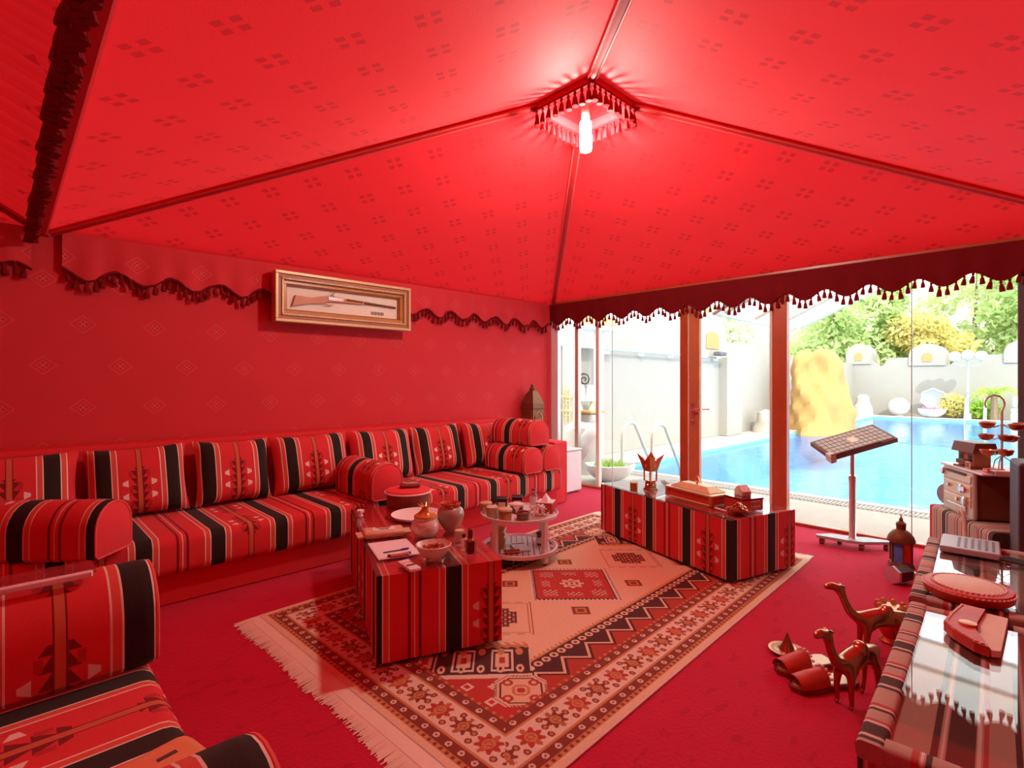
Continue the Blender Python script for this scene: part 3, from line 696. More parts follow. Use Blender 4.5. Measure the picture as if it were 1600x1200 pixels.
# boulder, gilded screen and side court seen through the narrow panes
O('boulder', rockmesh((6.45, 5.12, -.01), .74, .36, .26, 26, 12, 12, amp=.04), 'boulder', label='large smooth cream boulder outside behind the small white fridge', cat='boulder', smooth=True)
scr = E('gilded_screen', 'pale gilded openwork screen outside the narrow left pane', 'screen', (6.75, 5.66, 0))
O('panel', Ms().box((.06, 0, 1.25), (.02, .26, 2.5), .004), 'cream', scr)
for yy in (-.07, 0, .07): O('bar', Ms().tube([(0, yy, .7), (0, yy, 2.4)], .008, 6), 'gold_paint', scr)
for zc in (.78, 1.02, 1.24):
    for sg in (-1, 1): O('scroll', Ms().tube([(0, sg * (.03 + .05 * (1 - t / 8) * math.cos(t * .9)), zc + .07 * (1 - t / 9) * math.sin(t * .9)) for t in range(8)], .010, 6), 'gold_paint', scr, smooth=True)
for zc in (.9, 1.13): O('collar', Ms().box((0, 0, zc), (.03, .22, .05), .01), 'gold_paint', scr)
ct = E('stone_counter', 'grey stone counter beyond the narrow panes', 'counter', (7.30, 5.66, 0)); O('body', Ms().box((0, 0, .42), (.34, .42, .84), .02), 'boulder_grey', ct); O('slab', Ms().box((0, 0, .865), (.40, .48, .05), .01), 'orange_niche', ct)
for k, (dx, dy, lb) in enumerate(((-.06, .11, 'white shaded lamp on the stone counter, next to the screen'), (-.02, -.12, 'white shaded lamp on the stone counter, next to the porch wall'))):
    r = E('table_lamp', lb, 'lamp', (7.30 + dx, 5.66 + dy, .89), group='lamps on the stone counter'); O('base', Ms().lathe([(.06, 0), (.05, .03), (.03, .1), (.015, .2)], 12), 'gold_paint', r, smooth=True); O('shade', Ms().lathe([(.11, .16), (.075, .44)], 18, cap=False), 'fabric_white', r, smooth=True)
sc_ = O('iron_scroll', Ms().tube([(0, .13 * (1 - t / 16) * math.cos(t * .75), .13 * (1 - t / 16) * math.sin(t * .75)) for t in range(15)] , .012, 6), 'black', label='black wrought iron scroll on the garden wall', cat='ornament', loc=(7.56, 5.92, 1.42), smooth=True); sc_.rotation_euler = (0, 0, R(60))
shd = E('porch_roof', 'small porch roof with orange fascia at the garden corner', 'roof', (7.35, 5.70, 0)); O('slab', Ms().box((0, 0, 2.32), (1.1, .5, .08), .01), 'white', shd); O('fascia', Ms().box((0, -.22, 2.43), (1.1, .06, .16), .01), 'roof_orange', shd); O('support', Ms().box((.35, .0, 1.15), (.14, .14, 2.3), .01), 'cream', shd)

# ================================================================== RUG
RUGC, RUGA, RL, RW = (2.80, 2.30), R(1.8), 3.36, 2.06
def weave_rug():
    nx, ny = 840, 515
    x = np.linspace(-RL / 2, RL / 2, nx + 1); y = np.linspace(-RW / 2, RW / 2, ny + 1); X, Y = np.meshgrid(x, y)
    cream = np.array([.82, .70, .46]); beige = np.array([.82, .66, .41]); rust = np.array([.46, .055, .028]); red = np.array([.52, .040, .026]); navy = np.array([.045, .014, .014]); brown = np.array([.22, .045, .022]); gold = np.array([.60, .30, .11]); ivory = np.array([.82, .76, .58])
    C = np.empty(X.shape + (3,)); C[:] = red
    def put(m, c): C[m] = c
    e = np.minimum(RL / 2 - np.abs(X), RW / 2 - np.abs(Y))          # distance in from the edge
    along = np.where(RL / 2 - np.abs(X) < RW / 2 - np.abs(Y), Y, X)
    def dots(e0, period, r, col, ph=0, aspect=1.0):
        t = (along + ph) % period - period / 2; put(((t / aspect) ** 2 + (e - e0) ** 2 < r * r), col)
    def petal(e0, period, r, c1, c2, ph=0):
        t = (along + ph) % period - period / 2; q = np.hypot(t, e - e0); a = np.arctan2(e - e0, t); put(q < r * (1 + .22 * np.cos(8 * a)), c1); put((q < r * .55) & (q > r * .35), c2); put(q < r * .2, c2)
    put(e < .43, red)
    put(e < .036, cream); put((e >= .036) & (e < .060), gold); put((e >= .060) & (e < .105), brown); dots(.083, .075, .014, ivory, 0); dots(.083, .075, .006, brown, .0)
    t = (along * 28) % 1; put((e > .040) & (e < .056) & (t < .4), brown)
    put((e >= .105) & (e < .118), gold); put((e >= .118) & (e < .262), ivory)
    petal(.19, .30, .050, rust, gold); petal(.19, .30, .045, brown, gold, .15)
    for de, ph in ((-.045, .07), (.045, .10), (-.045, .23), (.045, .20), (0.0, .085), (.0, .215)): dots(.19 + de, .30, .016, brown, ph); dots(.19 + de, .30, .008, gold, ph)
    t = (along * 3.333 + .25) % .5; put((np.abs(t - .25) < .045) & (np.abs(e - .19) < .055) & (((X + Y) * 60) % 1 < .5), gold)
    put((e >= .262) & (e < .276), gold); put((e >= .276) & (e < .325), brown); dots(.30, .085, .015, ivory, .02); dots(.303, .085, .007, brown, .02)
    put((e >= .325) & (e < .345), rust); t = (along * 22) % 1; put((e >= .328) & (e < .342) & (t < .35), gold)
    # inner red ground with small figures
    inn = e >= .345
    gx, gy = (X + Y) * .7071, (X - Y) * .7071
    cxx, cyy = np.floor(gx / .115), np.floor(gy / .115); lx, ly = gx - (cxx + .5) * .115, gy - (cyy + .5) * .115
    h = (np.sin(cxx * 12.9898 + cyy * 78.233) * 43758.5453) % 1; q = np.maximum(np.abs(lx), np.abs(ly)); q1 = np.abs(lx) + np.abs(ly)
    put(inn & (h < .35) & (q1 < .034) & (q1 > .018), ivory); put(inn & (h >= .35) & (h < .6) & (q < .024) & (np.abs(lx * ly) < .00012), beige); put(inn & (h >= .6) & (h < .8) & (q < .028) & (q > .016), navy); put(inn & (h >= .8) & (np.hypot(lx, ly) < .02), gold)
    # pointed hexagon field
    hx = np.maximum(np.abs(Y) - .56, ((np.abs(X) + np.abs(Y) * 1.06) - 1.62) * .5)      # <0 inside the outer dark band
    corner = ((np.abs(X) + np.abs(Y) * 1.06) - 1.62) * .5 > np.abs(Y) - .56
    inn2 = inn & (hx < .15) & ~corner
    w = .10 * np.abs(((X + .0) / .20) % 1 - .5) * 2
    put(inn2 & (hx > -.02), rust); put(inn2 & (hx > -.02) & (hx < .125 - w), navy); put(inn2 & (hx > -.02) & (hx < .105 - w), beige); put(inn2 & (hx > -.02) & (hx < .085 - w), navy)
    put(inn & (hx < .01) & corner, ivory); put(inn & (hx < -.015), navy)
    band = inn & (hx < -.015) & (hx > -.20) & corner
    uu = (X * np.sign(X * Y + 1e-9) - Y) * .7071; uu = np.where(X * Y > 0, (np.abs(X) - np.abs(Y)), (np.abs(X) - np.abs(Y))) * .7071
    for per, hh, r, col, kind in ((.19, -.105, .055, ivory, 0), (.19, -.105, .045, navy, 0), (.19, -.105, .035, beige, 0), (.19, -.105, .015, rust, 0), (.095, -.05, .019, beige, 1), (.095, -.165, .019, gold, 1), (.095, -.05, .008, navy, 1)):
        tt = (uu + (.04 if kind else 0)) % per - per / 2; qq = np.maximum(np.abs(tt), np.abs(hx - hh) * .75) if kind == 0 else np.hypot(tt, (hx - hh) * .75); put(band & (qq < r), col)
    sb = inn & (hx < -.015) & (hx > -.085) & ~corner; tt = X % .06 - .03; put(sb & (np.hypot(tt, (hx + .05)) < .024), beige); put(sb & (np.hypot(tt, (hx + .05)) < .010), navy)
    fld = np.where(corner, hx < -.20 + .012 * np.abs((uu / .05) % 1 - .5) * 2, hx < -.085); put(inn & fld, gold); fld2 = np.where(corner, hx < -.215, hx < -.097); put(inn & fld2, beige)
    fld3 = np.where(corner, hx < -.235, hx < -.112); put(inn & fld2 & ~fld3 & ((uu * 0 + X * 30) % 1 < .4), gold)
    # corner medallions on the red
    for sx in (-1, 1):
        for sy in (-1, 1):
            a_, b_ = X - sx * 1.15, Y - sy * .60; q1 = np.abs(a_) + np.abs(b_); u1, v1 = np.abs(a_ + b_) * .7071, np.abs(a_ - b_) * .7071; q = np.maximum(u1, v1); oc = np.maximum(q, (u1 + v1) * .62) * 1.12
            put(inn & (oc < .135), brown); put(inn & (oc < .135) & (((u1 + v1) * 60) % 1 < .5), ivory); put(inn & (oc < .122), beige); put(inn & (oc < .108) & (oc > .10), navy); put(inn & (np.hypot(u1 - .06, v1 - .06) < .026), rust); put(inn & (np.hypot(u1 - .06, v1 - .06) < .012), beige); put(inn & (oc < .045) & (oc > .03), gold); put(inn & (oc < .02), rust)
    # centre: red lozenge with toothed border, navy crosses at each side
    def loz(x0, y0, r, c): q1 = np.abs(X - x0) + np.abs(Y - y0); put(q1 < r, c); return q1
    q1 = loz(0, 0, .40, ivory); put((q1 < .40) & (q1 > .365) & (((X - Y) * 26 % 1 < .5) & ((X + Y) * 26 % 1 < .5)), navy); q1 = loz(0, 0, .365, navy); q1 = loz(0, 0, .352, red)
    uu2, vv2 = (X + Y) * .7071, (X - Y) * .7071; rr = np.hypot(X, Y); aa = np.arctan2(Y, X)
    fig = (np.abs(np.abs(uu2) - .16) < .05) & (np.abs(np.abs(vv2) - .16) < .05) | (np.abs(np.abs(uu2) - .18) < .03) & (np.abs(vv2) < .05) | (np.abs(np.abs(vv2) - .18) < .03) & (np.abs(uu2) < .05)
    put((q1 < .33) & fig & (np.sin(uu2 * 170) * np.sin(vv2 * 170) > .25), ivory); put((q1 < .33) & fig & (np.sin(uu2 * 170) * np.sin(vv2 * 170) < -.45), brown)
    put(rr < .085 * (1 + .18 * np.cos(8 * aa)), brown); put(rr < .074 * (1 + .18 * np.cos(8 * aa)), beige); put(rr < .045, rust); put(rr < .03 * (1 + .3 * np.cos(4 * aa)), ivory); put(rr < .012, navy)
    for sx in (-1, 1):
        for dx, rO in ((.72, .26),):
            x0 = sx * dx; q1 = np.abs(X - x0) + np.abs(Y); put((q1 < rO + .035) & (q1 > rO + .027) & (((X - Y) * 9 % 1 < .55)), brown); put((q1 < rO + .012) & (q1 > rO), gold)
            a_, b_ = np.abs((X - x0 + Y) * .7071), np.abs((X - x0 - Y) * .7071); cr = (np.maximum(a_, b_) < .12) & (np.minimum(a_, b_) < .075); put(cr, navy)
            put(cr & (np.sin(a_ * 130 + 1) * np.sin(b_ * 130 + 1) > .35), rust); put(cr & (np.sin(a_ * 130 + 1) * np.sin(b_ * 130 + 1) < -.55), beige)
        for sy in (-1, 1):
            q = np.maximum(np.abs((X - sx * .30 + Y - sy * .30) * .7071), np.abs((X - sx * .30 - Y + sy * .30) * .7071)); put(q < .055, gold); put((q < .05) & (q > .035), brown); put((q < .02), brown)
    Z = np.full(X.shape, .010)
    V3 = np.stack([X, Y, Z], -1).reshape(-1, 3); idx = np.arange((nx + 1) * (ny + 1)).reshape(ny + 1, nx + 1)
    F = np.stack([idx[:-1, :-1], idx[:-1, 1:], idx[1:, 1:], idx[1:, :-1]], -1).reshape(-1, 4)
    me = bpy.data.meshes.new('pile'); me.vertices.add(len(V3)); me.vertices.foreach_set('co', V3.ravel()); me.loops.add(F.size); me.loops.foreach_set('vertex_index', F.ravel())
    me.polygons.add(len(F)); me.polygons.foreach_set('loop_start', np.arange(0, F.size, 4)); me.update(calc_edges=True)
    at = me.color_attributes.new('pattern', 'FLOAT_COLOR', 'POINT'); at.data.foreach_set('color', np.concatenate([C.reshape(-1, 3), np.ones((len(V3), 1))], 1).ravel().astype(np.float32))
    me.materials.append(MATS['rug_pile']); return me
rug = E('patterned_rug', 'large oriental rug with beige field and red medallion', 'rug', (RUGC[0], RUGC[1], .0005), RUGA)
OB('pile', weave_rug(), rug)
O('backing', Ms().box((0, 0, .005), (RL + .01, RW + .01, .008), .002), 'ivory', rug)
for sx in (-1, 1):
    O('end_band', Ms().box((sx * (RL / 2 + .032), 0, .0055), (.062, RW, .007), .001), 'ivory', rug)
    ms = Ms(); rng = random.Random(11 + sx); y = -RW / 2; drift = 0
    while y < RW / 2:
        drift = drift * .9 + rng.uniform(-.004, .004); l = .055 + rng.uniform(0, .03) + .01 * math.sin(y * 9); x0 = sx * (RL / 2 + .06); z = .005
        ms.add([(x0, y, z + .003), (x0, y + .0072, z + .003), (x0 + sx * l, y + drift + .0068, .002), (x0 + sx * l, y + drift, .002)], [(0, 1, 2, 3)]); y += .0068
    O('fringe', ms, 'ivory', rug)['kind'] = 'stuff'

# ================================================================== SOFAS
FY = 3.76                                               # front of the wall sofa
sofa = E('floor_sofa', 'long red majlis sofa with striped seat along the left wall', 'sofa', (0, 0, 0))
O('plinth', Ms().box((1.61, 4.36, .10), (5.62, 1.04, .20), .01), 'plain_red', sofa)
for x0, x1, k in ((-1.2, 1.995, 0), (2.005, 4.42, 1)):
    O('seat_mattress', Ms().extrude_uv(rrect(FY, 4.72, .20, .44, .055), x0, x1, 60, .4, (.03, .06)), 'sadu', sofa, smooth=True)
O('back_ledge', Ms().box((1.61, 4.82, .47), (5.62, .22, .94), .03, 2), 'plain_red', sofa)
ea = E('sofa_end', 'red upholstered end block closing the sofa near the glass', 'sofa end', (4.555, 4.39, 0))
O('body', Ms().box((0, 0, .355), (.21, .98, .71), .025, 2), 'cap_red', ea); 
for sx in (-1, 1): O('braid', Ms().tube([(sx * .10, -.487, .02), (sx * .10, -.487, .70), (sx * .10, .45, .715)], .007, 6), 'piping', ea)
def pillow(w, h, t, u0, n=22):
    vs, fs, uv = [], [], []
    for sd_ in (1, -1):
        for j in range(n + 1):
            for i in range(n + 1):
                a, b_ = -1 + 2 * i / n, -1 + 2 * j / n
                x = a * w / 2 * (1 - .075 * (1 - b_ * b_) * abs(a) ** 3) ; z = b_ * h / 2 * (1 - .085 * (1 - a * a) * abs(b_) ** 3)
                th = t / 2 * ((1 - a ** 4) * (1 - b_ ** 4)) ** .55
                vs.append((x, -sd_ * th, z + h / 2))
    N = (n + 1) ** 2
    for s_ in (0, 1):
        for j in range(n):
            for i in range(n):
                k = s_ * N + j * (n + 1) + i; f = (k, k + 1, k + n + 2, k + n + 1); f = f if s_ == 0 else f[::-1]
                fs.append(f); uv.append([(vs[q][0] + u0, vs[q][2]) for q in f])
    return Ms().add(vs, fs, uv)
for i, (x0, x1, tl, lb) in enumerate(((-.32, .37, 0, 'striped back cushion furthest along the sofa behind the first bolster'), (.39, 1.00, -3, 'striped back cushion second from the far left on the wall sofa'), (1.03, 1.59, 3, 'striped back cushion third along, below the gap left of the framed rifle'),
    (1.61, 2.30, -2, 'striped back cushion just left of the middle bolster'), (2.29, 2.98, 2, 'striped back cushion just right of the middle bolster'), (3.0, 3.60, -3, 'striped back cushion second from the bolster pile'), (3.63, 4.28, 4, 'striped back cushion leaning behind the bolster pile'))):
    o = O('back_cushion', pillow(x1 - x0, .50, .22, .0), 'sadu', label=lb, cat='cushion', group='striped back cushions on the wall sofa', loc=((x0 + x1) / 2, 4.475 + .01 * (i % 2), .445), smooth=True)
    o.rotation_euler = (R(-15), R(tl * .5), R(tl));
def bolster(loc, rz, L, w, h, label, u0=0.0, group='striped armrest bolsters'):
    """D shaped bolster: axis along local -x from its near cap, standing on z=0"""
    prof = [(-w / 2 + .02, 0), (w / 2 - .02, 0), (w / 2, .02), (w / 2, h - w / 2)] + arc(0, h - w / 2, w / 2, 0, 180, 12)[1:-1] + [(-w / 2, h - w / 2), (-w / 2, .02)]
    r = E('armrest_bolster', label, 'bolster', loc, rz, group)
    O('cover', Ms().extrude_uv(prof, -L, 0, 24, u0, (.035, .05)), 'sadu', r, smooth=True)
    cp = [(a * .93, h / 2 + (b_ - h / 2) * .93) for a, b_ in prof]
    for s, x in ((1, .0), (-1, -L)):
        vs = [(x, a, b_) for a, b_ in cp] + [(x + s * .014, a * .8, h / 2 + (b_ - h / 2) * .8) for a, b_ in cp]; n = len(cp)
        fs = [(i, (i + 1) % n, n + (i + 1) % n, n + i) for i in range(n)] + [tuple(n + i for i in range(n))]
        if s < 0: fs = [f[::-1] for f in fs]
        O('end_cap', Ms().add(vs, fs), 'cap_red', r, smooth=True)
        O('cap_piping', Ms().tube([(x + s * .002, a * 1.01, h / 2 + (b_ - h / 2) * 1.01) for a, b_ in cp], .006, 6, True), 'piping', r, smooth=True)
    return r
SEAT = .442
bolster((.44, 3.63, SEAT), R(-41), .80, .30, .30, 'striped bolster armrest at the far left end of the wall sofa', -.20)
bolster((2.215, 3.72, SEAT), R(-90), .62, .29, .30, 'striped bolster armrest in the middle of the wall sofa', .15)
bolster((3.935, 3.74, SEAT), R(-90), .60, .275, .27, 'lower bolster of the pile, further from the glass', .15)
bolster((4.235, 3.74, SEAT), R(-90), .60, .275, .27, 'lower bolster of the pile, beside the red end block', .15)
bolster((4.07, 3.78, SEAT + .275), R(-90), .60, .30, .27, 'upper bolster resting on the two lower ones of the pile', .15)
# sofa in the foreground, facing the pool
s2 = E('floor_sofa', 'red striped sofa seat in the left foreground', 'sofa', (0, 0, 0))
O('plinth', Ms().box((-.09, 1.72, .10), (.86, 2.50, .20), .01), 'plain_red', s2)
Mseat = Matrix(((0, 1, 0, 0), (1, 0, 0, 0), (0, 0, 1, 0), (0, 0, 0, 1)))
seat2 = Ms().extrude_uv(rrect(-.50, .37, .20, .44, .055), .48, 2.96, 60, .53, (.03, .06), Mseat); seat2.f = [f[::-1] for f in seat2.f]; seat2.uv = [u[::-1] for u in seat2.uv]
O('seat_mattress', seat2, 'sadu', s2, smooth=True)
O('back_ledge', Ms().box((-.62, 1.72, .40), (.20, 2.50, .80), .03, 2), 'plain_red', s2)
bolster((.375, 2.27, SEAT), 0, .84, .32, .315, 'large striped bolster in the left foreground carrying a clear slab', .25, None)
bolster((.335, .985, SEAT), 0, .84, .32, .315, 'striped bolster cut off by the bottom edge of the picture', .25, None)
sl = E('acrylic_slab', 'clear slab with bright polished edge lying on the foreground bolster', 'slab', (-.19, 2.24, SEAT + .318))
O('sheet', Ms().box((0, .025, .012), (.82, .13, .012), .002), 'clear', sl); O('edge', Ms().box((0, -.05, .010), (.80, .02, .020), .004), 'white', sl)
# paper bag lying on the foreground seat
bag = E('paper_bag', 'orange and cream bag lying on the foreground sofa seat', 'bag', (.335, 1.43, SEAT + .002), R(12))
O('body', Ms().box((-.15, -.02, .045), (.34, .22, .08), .035, 3), 'bag_orange', bag, smooth=True); O('flap', Ms().box((-.13, -.09, .07), (.30, .11, .045), .02, 2), 'ivory', bag, smooth=True)
O('printed_mark', Ms().box((-.06, .015, .0855), (.04, .012, .002)), 'ink', bag); O('printed_panel', Ms().box((-.1, -.09, .0935), (.10, .06, .002)), 'hide', bag)

# ================================================================== LOW TABLES
def low_table(label, corner, ang, L, Wd, H, u0, top_refl='top_glass', cloth='sadu', uside=.2, z0=0, rim=0):
    """corner = near corner on the floor; local x runs along the long side, local -y across"""
    r = E('low_table', label, 'table', (corner[0], corner[1], z0), ang)
    def face(pts, ua, ub, name='cloth_side'):
        vs = [Vector(p) for p in pts]; fs, uv = [(0, 1, 2, 3)], [[(ua, vs[0].z), (ub, vs[1].z), (ub, vs[2].z), (ua, vs[3].z)]]
        return vs, fs, uv
    b, t = .022, H - .012; ms = Ms()
    for pts, ua, ub in (([(0, 0, b), (0, -Wd, b), (0, -Wd, t), (0, 0, t)], uside, uside + Wd), ([(0, -Wd, b), (L, -Wd, b), (L, -Wd, t), (0, -Wd, t)], uside + Wd, uside + Wd + L),
                        ([(L, -Wd, b), (L, 0, b), (L, 0, t), (L, -Wd, t)], .1, .1 + Wd), ([(L, 0, b), (0, 0, b), (0, 0, t), (L, 0, t)], u0 + L, u0)):
        ms.add(*face(pts, ua, ub))
    ms.add([(0, 0, t), (0, -Wd, t), (L, -Wd, t), (L, 0, t)], [(0, 1, 2, 3)], [[(uside, 0), (uside + Wd, 0), (uside + Wd, -L), (uside, -L)]])
    ms.add([(0, 0, b), (0, -Wd, b), (L, -Wd, b), (L, 0, b)], [(3, 2, 1, 0)], [[(0, 0)] * 4])
    O('cloth_body', ms, cloth, r)
    if rim:                                               # padded cloth roll round the glass
        for y in (-rim / 2, -Wd + rim / 2): O('padded_edge', Ms().extrude_uv(rrect(y - rim / 2 - .004, y + rim / 2 + .004, t - .03, H + .006, .014, 3), -.004, L + .004, 30, .03), cloth, r, smooth=True)
        Mr = Matrix(((0, 1, 0, 0), (1, 0, 0, 0), (0, 0, 1, 0), (0, 0, 0, 1)))
        for x in (rim / 2, L - rim / 2):
            q = Ms().extrude_uv(rrect(x - rim / 2 - .003, x + rim / 2 + .003, t - .03, H + .005, .014, 3), -Wd + rim, -rim, 20, .05, None, Mr); q.f = [f[::-1] for f in q.f]; q.uv = [u[::-1] for u in q.uv]; O('padded_edge', q, cloth, r, smooth=True)
    O('glass_top', Ms().box((L / 2, -Wd / 2, H - .005), (L + .004 - 2 * rim, Wd + .004 - 2 * rim, .010), .002), top_refl, r)
    for x in (.08, L - .08):
        for y in (-.07, -Wd + .07): O('foot', Ms().lathe([(.03, 0), (.035, .022)], 12, (x, y, .0)), 'black', r)
    return r
low_table('striped glass-topped coffee table crowded with incense ware', (1.288, 2.266), R(67.9), 1.40, .645, .458, .1, uside=.215, z0=.0108)
T2 = low_table('striped glass-topped coffee table carrying a brass box', (3.549, 1.525), R(73.5), 1.44, .685, .448, .6, uside=.18, z0=.0108)
low_table('tan striped glass-topped table nearest the bottom right corner', (1.58, .352), R(3.2), 1.14, .70, .475, 0, cloth='tan_sadu', rim=.055)
low_table('tan striped glass-topped table behind, carrying a slotted silver device', (2.80, .43), R(4.2), 1.12, .74, .475, .1, cloth='tan_sadu', rim=.055)

# ================================================================== FRAMED RIFLE
fr = E('framed_rifle', 'gilt shadow-box frame holding a model rifle on the wall', 'framed rifle', (2.42, 4.84, 2.157), 0)
FW, FH = 1.40, .455
def frame_ring(w, h, b, y0, y1):
    ms = Ms()
    for (x, z, dx, dz) in ((0, h / 2 - b / 2, w, b), (0, -h / 2 + b / 2, w, b), (-w / 2 + b / 2, 0, b, h - 2 * b), (w / 2 - b / 2, 0, b, h - 2 * b)): ms.box((x, (y0 + y1) / 2, z), (dx, y1 - y0, dz), .004)
    return ms
O('outer_moulding', frame_ring(FW, FH, .028, -.075, .03), 'frame_gold', fr); O('dark_moulding', frame_ring(FW - .056, FH - .056, .030, -.058, .03), 'frame_dark', fr)
bd = O('beaded_moulding', frame_ring(FW - .116, FH - .116, .018, -.068, .03), 'frame_gold', fr)
bead = None
for sg in (-1, 1):
    for i in range(60):
        if bead is None: o = O('bead', Ms().sphere((0, 0, 0), .0065, 6, 4), 'ivory', bd); bead = o.data
        else: o = OB('bead', bead, bd)
        o.location = (-.63 + i * .0213, -.070, sg * .163)
O('inner_liner', frame_ring(FW - .152, FH - .152, .034, -.035, .03), 'wood_gold', fr); O('inner_lip', frame_ring(FW - .22, FH - .22, .010, -.02, .03), 'frame_dark', fr)
O('backing_board', Ms().box((0, .018, 0), (FW - .22, .01, FH - .22)), 'ivory', fr)
MX = Matrix(((1, 0, 0, 0), (0, 0, 1, 0), (0, 1, 0, 0), (0, 0, 0, 1)))
rf = O('rifle_stock', Ms().prism([(-.53, -.075), (-.50, .028), (-.36, .020), (-.27, .040), (-.20, .052), (-.10, .050), (.16, .030), (.16, .008), (-.02, .006), (-.14, .004), (-.20, -.005), (-.26, -.028), (-.36, -.034)], -.012, .012, MX), 'wood_tan', fr, loc=(0, -.004, 0))
O('barrel', Ms().tube([(.0, -.004, .035), (.55, -.004, .012)], [.013, .010], 8), 'antique', rf, smooth=True); O('lock_plate', Ms().box((-.11, -.014, .03), (.16, .008, .036), .003), 'silver', rf)
O('hammer', Ms().tube([(-.13, -.01, .045), (-.15, -.01, .075), (-.12, -.01, .088)], .007, 6), 'silver', rf); O('trigger_guard', Ms().tube([(-.20 + .05 * math.cos(t) + .02, -.008, -.012 + .024 * math.sin(t)) for t in np.linspace(PI, 2 * PI, 8)], .005, 6), 'brass', rf, smooth=True)
O('band', Ms().box((.17, -.006, .025), (.02, .03, .035), .004), 'silver', rf)
for i in range(9): O('inscription_mark', Ms().box((.28 + i * .017, .011, -.066), (.006 + .005 * (i % 2), .004, .032)), 'ink', fr)

# ================================================================== BY THE GLASS
fg = E('mini_fridge', 'small white fridge between the sofa end and the glass', 'fridge', (5.09, 4.40, 0)); O('body', Ms().box((0, .03, .27), (.34, .48, .52), .012), 'white', fg); O('door', Ms().box((0, -.225, .275), (.335, .035, .50), .008), 'white', fg); O('top_plate', Ms().box((0, 0, .54), (.345, .50, .018), .004), 'white', fg); O('hinge', Ms().box((.13, -.23, .535), (.05, .03, .012)), 'brass', fg)
for x in (-.13, .13):
    for y in (-.18, .2): O('foot', Ms().lathe([(.02, 0), (.02, .012)], 8, (x, y, 0)), 'black', fg)
# tall lantern in the corner
lt = E('tall_lantern', 'tall dark pierced metal lantern standing in the corner behind the bolsters', 'lantern', (5.05, 4.82, 0), R(2))
O('pedestal', Ms().box((0, 0, .28), (.24, .24, .56), .01), 'antique', lt)
O('body', Ms().lathe([(.15, .56), (.15, .58), (.145, .60), (.145, 1.02), (.16, 1.04), (.16, 1.07)], 4, ph=PI / 4), 'antique', lt)
rf = O('dome', Ms().lathe([(.15, 1.07), (.15, 1.10), (.13, 1.15), (.10, 1.21), (.065, 1.255), (.035, 1.28)], 4, ph=PI / 4), 'antique', lt)
O('finial', Ms().lathe([(.035, 1.28), (.045, 1.30), (.02, 1.32), (.028, 1.335), (.004, 1.37)], 10), 'antique', rf, smooth=True)
for i in range(4):
    a = i * PI / 2; M = Matrix.Rotation(a, 4, 'Z')
    O('fretwork', Ms().tube([M @ Vector((.105, -.07, .63)), M @ Vector((.105, -.07, .93)), M @ Vector((.105, 0, 1.0)), M @ Vector((.105, .07, .93)), M @ Vector((.105, .07, .63))], .007, 5, True), 'bronze', lt)
    for z in (.70, .78, .86): O('fretwork', Ms().tube([M @ Vector((.105, -.07, z)), M @ Vector((.105, .07, z + .05))], .004, 4), 'bronze', lt)

# ================================================================== ITEMS ON THE LEFT COFFEE TABLE
TZ = .470; TA = R(67.9)
dr = E('drum_box', 'round red lidded drum box with white piping at the far end of the coffee table', 'box', (2.20, 3.40, TZ)); O('body', Ms().lathe([(.155, 0), (.16, .01), (.16, .085), (.155, .09)], 32), 'leather_brown', dr, smooth=True); O('lid', Ms().lathe([(.168, .088), (.170, .10), (.160, .112), (.08, .122), (.001, .124)], 32), 'cap_red', dr, smooth=True); O('piping', Ms().tube([(.170 * math.cos(t), .170 * math.sin(t), .095) for t in np.linspace(0, 2 * PI, 33)[:-1]], .006, 6, True), 'stitch', dr, smooth=True)
wl = E('wallet', 'crumpled dark wallet lying on the round drum box', 'wallet', (2.21, 3.39, TZ + .125), R(-30)); O('cover', Ms().box((0, 0, .014), (.15, .08, .026), .01, 2), 'leather_brown', wl); O('lining', Ms().box((.01, .0, .03), (.10, .055, .008), .003), 'vase_grey', wl)
ty = E('round_tray', 'round pale pink tray tilted on the coffee table', 'tray', (2.03, 3.02, TZ)); O('dish', Ms().lathe([(.001, .006), (.14, .006), (.155, .012), (.175, .026), (.178, .026), (.16, .006), (.14, .0), (.001, .0)], 36, cap=False), 'label', ty, smooth=True)
jr = E('incense_jar', 'cut glass jar with spiky gold lid on the coffee table', 'jar', (1.815, 2.62, TZ))
O('body', Ms().lathe([(.035, 0), (.06, .006), (.078, .03), (.085, .06), (.078, .09), (.064, .105), (.066, .118)], 20), 'crystal', jr, smooth=True); ld = O('lid', Ms().lathe([(.068, .116), (.066, .125), (.045, .137), (.026, .155), (.020, .17), (.024, .178)], 20), 'amber', jr, smooth=True)
for k in range(8): a = k * PI / 4; O('spike', Ms().tube([(.015 * math.cos(a), .015 * math.sin(a), .172), (.045 * math.cos(a), .045 * math.sin(a), .193)], [.007, .002], 5), 'brass', ld)
vs_ = E('round_vase', 'grey-beige round vase with dark red mouth on the coffee table', 'vase', (1.99, 2.60, TZ)); O('body', Ms().lathe([(.03, 0), (.04, .01), (.068, .05), (.085, .10), (.078, .135), (.055, .155)], 24), 'vase_grey', vs_, smooth=True); O('mouth', Ms().lathe([(.054, .154), (.064, .172), (.062, .176), (.05, .158)], 24, cap=False), 'leather', vs_, smooth=True)
for k in range(6): a = k * 1.05; O('petal', Ms().sphere((.052 * math.cos(a), .052 * math.sin(a), .160), .011, 6, 5), 'brass', vs_)
cg = E('candle_glass', 'small glass of pale candle wax beside the vase', 'candle', (1.905, 2.405, TZ)); O('glass', Ms().lathe([(.030, 0), (.030, .075)], 18, cap=False), 'jar_glass', cg, smooth=True); O('wax', Ms().lathe([(.027, .002), (.027, .062)], 18), 'jar_cream', cg)
